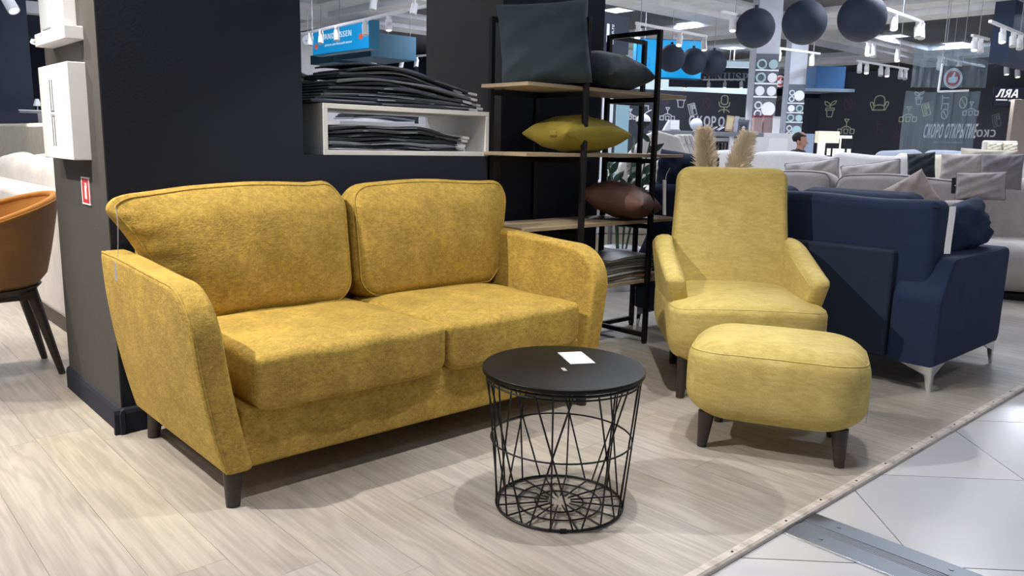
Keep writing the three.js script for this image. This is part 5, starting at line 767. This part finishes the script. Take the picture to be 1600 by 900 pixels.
{ // dark end wall and shelves at the far left
  slab('partition_panel', 'dark blue partition panel at the left edge of the picture', 'panel', [-60, -90, 36, 186], 14.2, 0.2, M.darkBlue, { down: true, turn: -0.17 });
  slab('cabinet', 'long dark low cabinet behind the cream headboard at the left edge', 'cabinet', [-60, 175, 50, 192], 13.2, 0.3, std(0x232838, 0.6), { down: true, turn: -0.17 });
  const t = thing('cabinet', 'pale grey lacquer cabinet between the dark cabinet and the column', 'cabinet', [at(80, 182, 14).x, 0, at(80, 182, 14).z], -0.17); const cy = at(80, 175, 14).y; obj('body', bx(0.95, cy, 0.4, [0, cy / 2, 0]), M.greige, t); obj('top', bx(0.97, 0.02, 0.42, [0, cy + 0.01, 0]), M.plastic, t);
  const lp = thing('table_lamp', 'tiny white table lamp on the pale cabinet at the left', 'lamp', [at(58, 160, 14).x, cy + 0.02, at(58, 160, 14).z], 0); obj('shade', lathe([[0.03, 0.2], [0.07, 0.08], [0.068, 0.08], [0.028, 0.2]], 24), M.plastic, lp); obj('base', [cyl(0.04, 0.04, 0.01, [0, 0.005, 0]), cyl(0.008, 0.008, 0.1, [0, 0.05, 0])], M.plastic, lp);
  const pl = thing('potted_plant', 'tiny bright green plant on the pale cabinet at the left', 'plant', [at(68, 165, 14).x, cy + 0.02, at(68, 165, 14).z], 0); obj('pot', cyl(0.035, 0.04, 0.06, [0, 0.03, 0]), M.plastic, pl); const gl = std(0x9bb23a, 0.7); for (let i = 0; i < 6; i++) obj('leaf', ball(0.022, [0.03 * Math.cos(i), 0.085 + 0.02 * (i % 3), 0.03 * Math.sin(i)], 1, 1.3, 0.5, 12), gl, pl);
  for (const [l, r, d, m] of [['pale grey ceiling duct at the top left between the partition and the column', [28, 4, 82, 22], 15, M.track], ['dark blue fascia under the grey duct at the top left', [34, 24, 86, 60], 16, M.darkBlue]]) { const f = slab('fascia', l, 'fascia', r, d, 0.3, m, { turn: -0.17 }); for (const x of [-0.2, 0.2]) obj('cable', bar([x, 0.05, 0], [x, CEIL - f.position.y, 0], 0.008, 6), M.cable, f); }
}

// ================================================================ TRACK LIGHTS: rails on cables at 3.2 m with swivelling spot heads
const RAIL = 3.2;
function trackRail(label, a, b, hangers) {
  const t = thing('track_light', label, 'track light', [(a.x + b.x) / 2, RAIL, (a.z + b.z) / 2], -Math.atan2(b.z - a.z, b.x - a.x)), len = Math.hypot(b.x - a.x, b.z - a.z); t.userData.len = undefined; delete t.userData.len;
  obj('rail', bx(len, 0.045, 0.05, [0, 0, 0], [0, 0, 0], 0.004), M.track, t);
  for (const u of hangers) obj('cable', bar([(u - 0.5) * len, 0.02, 0], [(u - 0.5) * len, CEIL - RAIL, 0], 0.006, 6), M.cable, t);
  return { t, len };
}
function spotHead(R, u, aim, on, power = 0, angle = 0.55, color = 0xfff1dc) { // aim: world point the head looks at
  const { t, len } = R, h = new THREE.Group(); h.name = 'spot_head'; const x = (u - 0.5) * len; h.position.set(x, -0.06, 0); t.add(h);
  obj('arm', bx(0.03, 0.13, 0.09, [0, -0.02, 0], [0, 0, 0], 0.004), M.track, h);
  t.updateMatrixWorld(true); const pivot = h.localToWorld(V(0, -0.11, 0)), d = aim.clone().sub(pivot).normalize(), dl = d.clone().applyAxisAngle(V(0, 1, 0), -t.rotation.y), q = new THREE.Quaternion().setFromUnitVectors(V(0, -1, 0), dl);
  const sub = g => { g.applyQuaternion(q); g.translate(0, -0.11, 0); return g; };
  obj('barrel', sub(lathe([[0, 0.10], [0.045, 0.10], [0.056, 0.085], [0.058, -0.10], [0.05, -0.105], [0.047, -0.09], [0, -0.088]], 24)), M.track, h);
  obj('lens', sub(cyl(0.045, 0.045, 0.006, [0, -0.095, 0], [0, 0, 0], 24)), on ? M.glowLens : M.offLens, h);
  if (power) { const l = new THREE.SpotLight(color, power, 0, angle, 0.35, 2); const o = V(0, -0.215, 0); const pos = V(0, -0.11, 0).add(dl.clone().multiplyScalar(0.112)); l.position.copy(pos); l.target.position.copy(pos.clone().add(dl)); l.shadow.radius = 1.6; l.castShadow = true; l.shadow.mapSize.set(1024, 1024); h.add(l); h.add(l.target); }
}
// rails deep in the hall that the picture shows
const railList = [
  ['white track rail high in the opening beside the dark column, upper one', [558, 0], [668, 14], [0.9], [[0.22, 0, 590, 60], [0.8, 0, 640, 90]]],
  ['white track rail that runs over the blue ANDERSSEN sign', [472, 53], [676, 7], [0.1], [[0.08, 0, 500, 160], [0.18, 0, 520, 160], [0.32, 0, 560, 160], [0.55, 0, 610, 160], [0.72, 1, 640, 160]]],
  ['white track rail low in the opening above the sample pile', [596, 93], [690, 84], [0.5], [[0.35, 1, 625, 160], [0.6, 0, 660, 160]]],
  ['white track rail behind the shelf top with two bright heads', [994, 36], [1104, 57], [0.06], [[0.03, 1, 985, 160], [0.6, 1, 1050, 170], [0.97, 1, 1120, 190]]],
  ['short white track rail left of the first large globe', [1128, 18], [1158, 25], [0.7], [[0.6, 1, 1150, 120]]],
  ['white track rail between the two patterned columns', [1214, 75], [1281, 84], [0.85], [[0.05, 1, 1200, 180], [0.82, 1, 1272, 180]]],
  ['white track rail right of the nearest large globe', [1376, 11], [1442, 35], [0.5], [[0.32, 1, 1395, 120], [0.9, 0, 1440, 120], [0.99, 0, 1450, 120]]],
  ['white track rail under the nearest large globe', [1351, 64], [1416, 78], [0.85], [[0.1, 1, 1345, 200], [0.22, 0, 1370, 200], [0.8, 1, 1395, 200]]],
  ['white track rail with bright heads before the dark partition', [1340, 95], [1419, 108], [0.8], [[0.05, 0, 1340, 160], [0.18, 1, 1350, 180], [0.45, 0, 1380, 180], [0.58, 1, 1384, 190], [0.85, 0, 1400, 180], [0.95, 0, 1412, 180]]],
  ['short white track rail left of the dark blue fascia', [1519, 55], [1545, 61.5], [0.4], [[0.2, 1, 1520, 160], [0.55, 0, 1540, 120]]],
  ['white track rail before the dark blue fascia at the top right', [1547, 33], [1612, 60], [0.7], [[0.3, 1, 1560, 160], [0.55, 0, 1580, 140], [0.72, 0, 1588, 140]]],
  ['white track rail behind the plastic sheet over the thumb sign', [1465, 89], [1538, 104], [0.3], [[0.05, 0, 1460, 150], [0.15, 1, 1476, 200], [0.45, 0, 1500, 180]]],
  ['white track rail under the fascia at the right edge', [1564, 96], [1612, 109], [0.5], [[0.2, 1, 1585, 160], [0.55, 1, 1598, 180]]],
  ['white track rail before the GENIUSPARK fascia', [1063, 125], [1164, 124], [0.5], [[0.08, 1, 1070, 180], [0.45, 1, 1111, 180], [0.7, 1, 1135, 180], [0.95, 1, 1172, 190]]],
  ['white track rail at the left between the dark partition and the column', [38, 50], [88, 44], [0.5], [[0.3, 1, 50, 160], [0.6, 1, 68, 160]]],
];
for (const [label, p, q, hang, heads] of railList) { const R = trackRail(label, onY(...p, RAIL), onY(...q, RAIL), hang); if (p[0] === 558) R.t.position.y += 0.14; for (const [u, on, ax, ay] of heads) { const px = lerp(p[0], q[0], u), far = V().lerpVectors(onY(...p, RAIL), onY(...q, RAIL), u), aim = onY(ax, 300, 0.5); aim.set(far.x + (ax - px) * 0.03 - 1.0, 0.4, far.z + 0.6); spotHead(R, u, aim, on, on ? FAR_SPOT : 0, 0.6, 0xf4f2ee); } }
{ // spot head at the top left corner
  const a = at(14, -6, 8.2), R = trackRail('white track head at the top left corner above the dark partition', V(a.x - 0.6, 0, a.z), V(a.x + 0.6, 0, a.z), [0.5]); R.t.position.y = a.y + 0.10; spotHead(R, 0.5, V(a.x + 0.6, 0.3, a.z + 1.6), 1, FAR_SPOT, 0.7); }
// rails over the display itself, above the picture
const key = trackRail('white track rail left of the display, above the picture', V(-1.6, 0, -2.85), V(0.4, 0, -2.85), [0.2, 0.8]);
spotHead(key, 0.46, V(1.5, 0.3, -2.0), 1, SPOT * 2.15, 0.62, 0xfbf7f0);
spotHead(key, 0.86, V(0.5, 0.0, -3.2), 1, SPOT * 0.7, 0.5, 0xffeed4);
const left = trackRail('white track rail over the orange tub chair, above the picture', V(-1.2, 0, -4.9), V(0.8, 0, -4.9), [0.2, 0.8]);
spotHead(left, 0.8, V(0.6, 0.0, -4.4), 1, SPOT * 0.9, 0.6, 0xffeed4); spotHead(left, 0.3, V(0.9, 0.9, -3.6), 1, SPOT * 1.0, 0.45, 0xfff0dc); spotHead(left, 0.55, V(1.2, 0.6, -6.0), 1, SPOT * 2.5, 0.6, 0xfff3e6);
const mid = trackRail('white track rail over the armchair, above the picture', V(1.6, 0, -1.3), V(4.6, 0, -1.3), [0.1, 0.9]);
spotHead(mid, 0.05, V(1.9, 0.3, -2.3), 1, SPOT * 0.9, 0.55, 0xf9f6f0); spotHead(mid, 0.35, V(2.7, 0.3, -1.6), 1, SPOT * 0.6, 0.5, 0xf9f6f0);

// ---------------------------------------------------------------- light of the track spots over the display
scene.traverse(o => { if (o.isLight && o.castShadow !== undefined && !o.isRectAreaLight) o.castShadow = true; });
renderer.render(scene, camera);
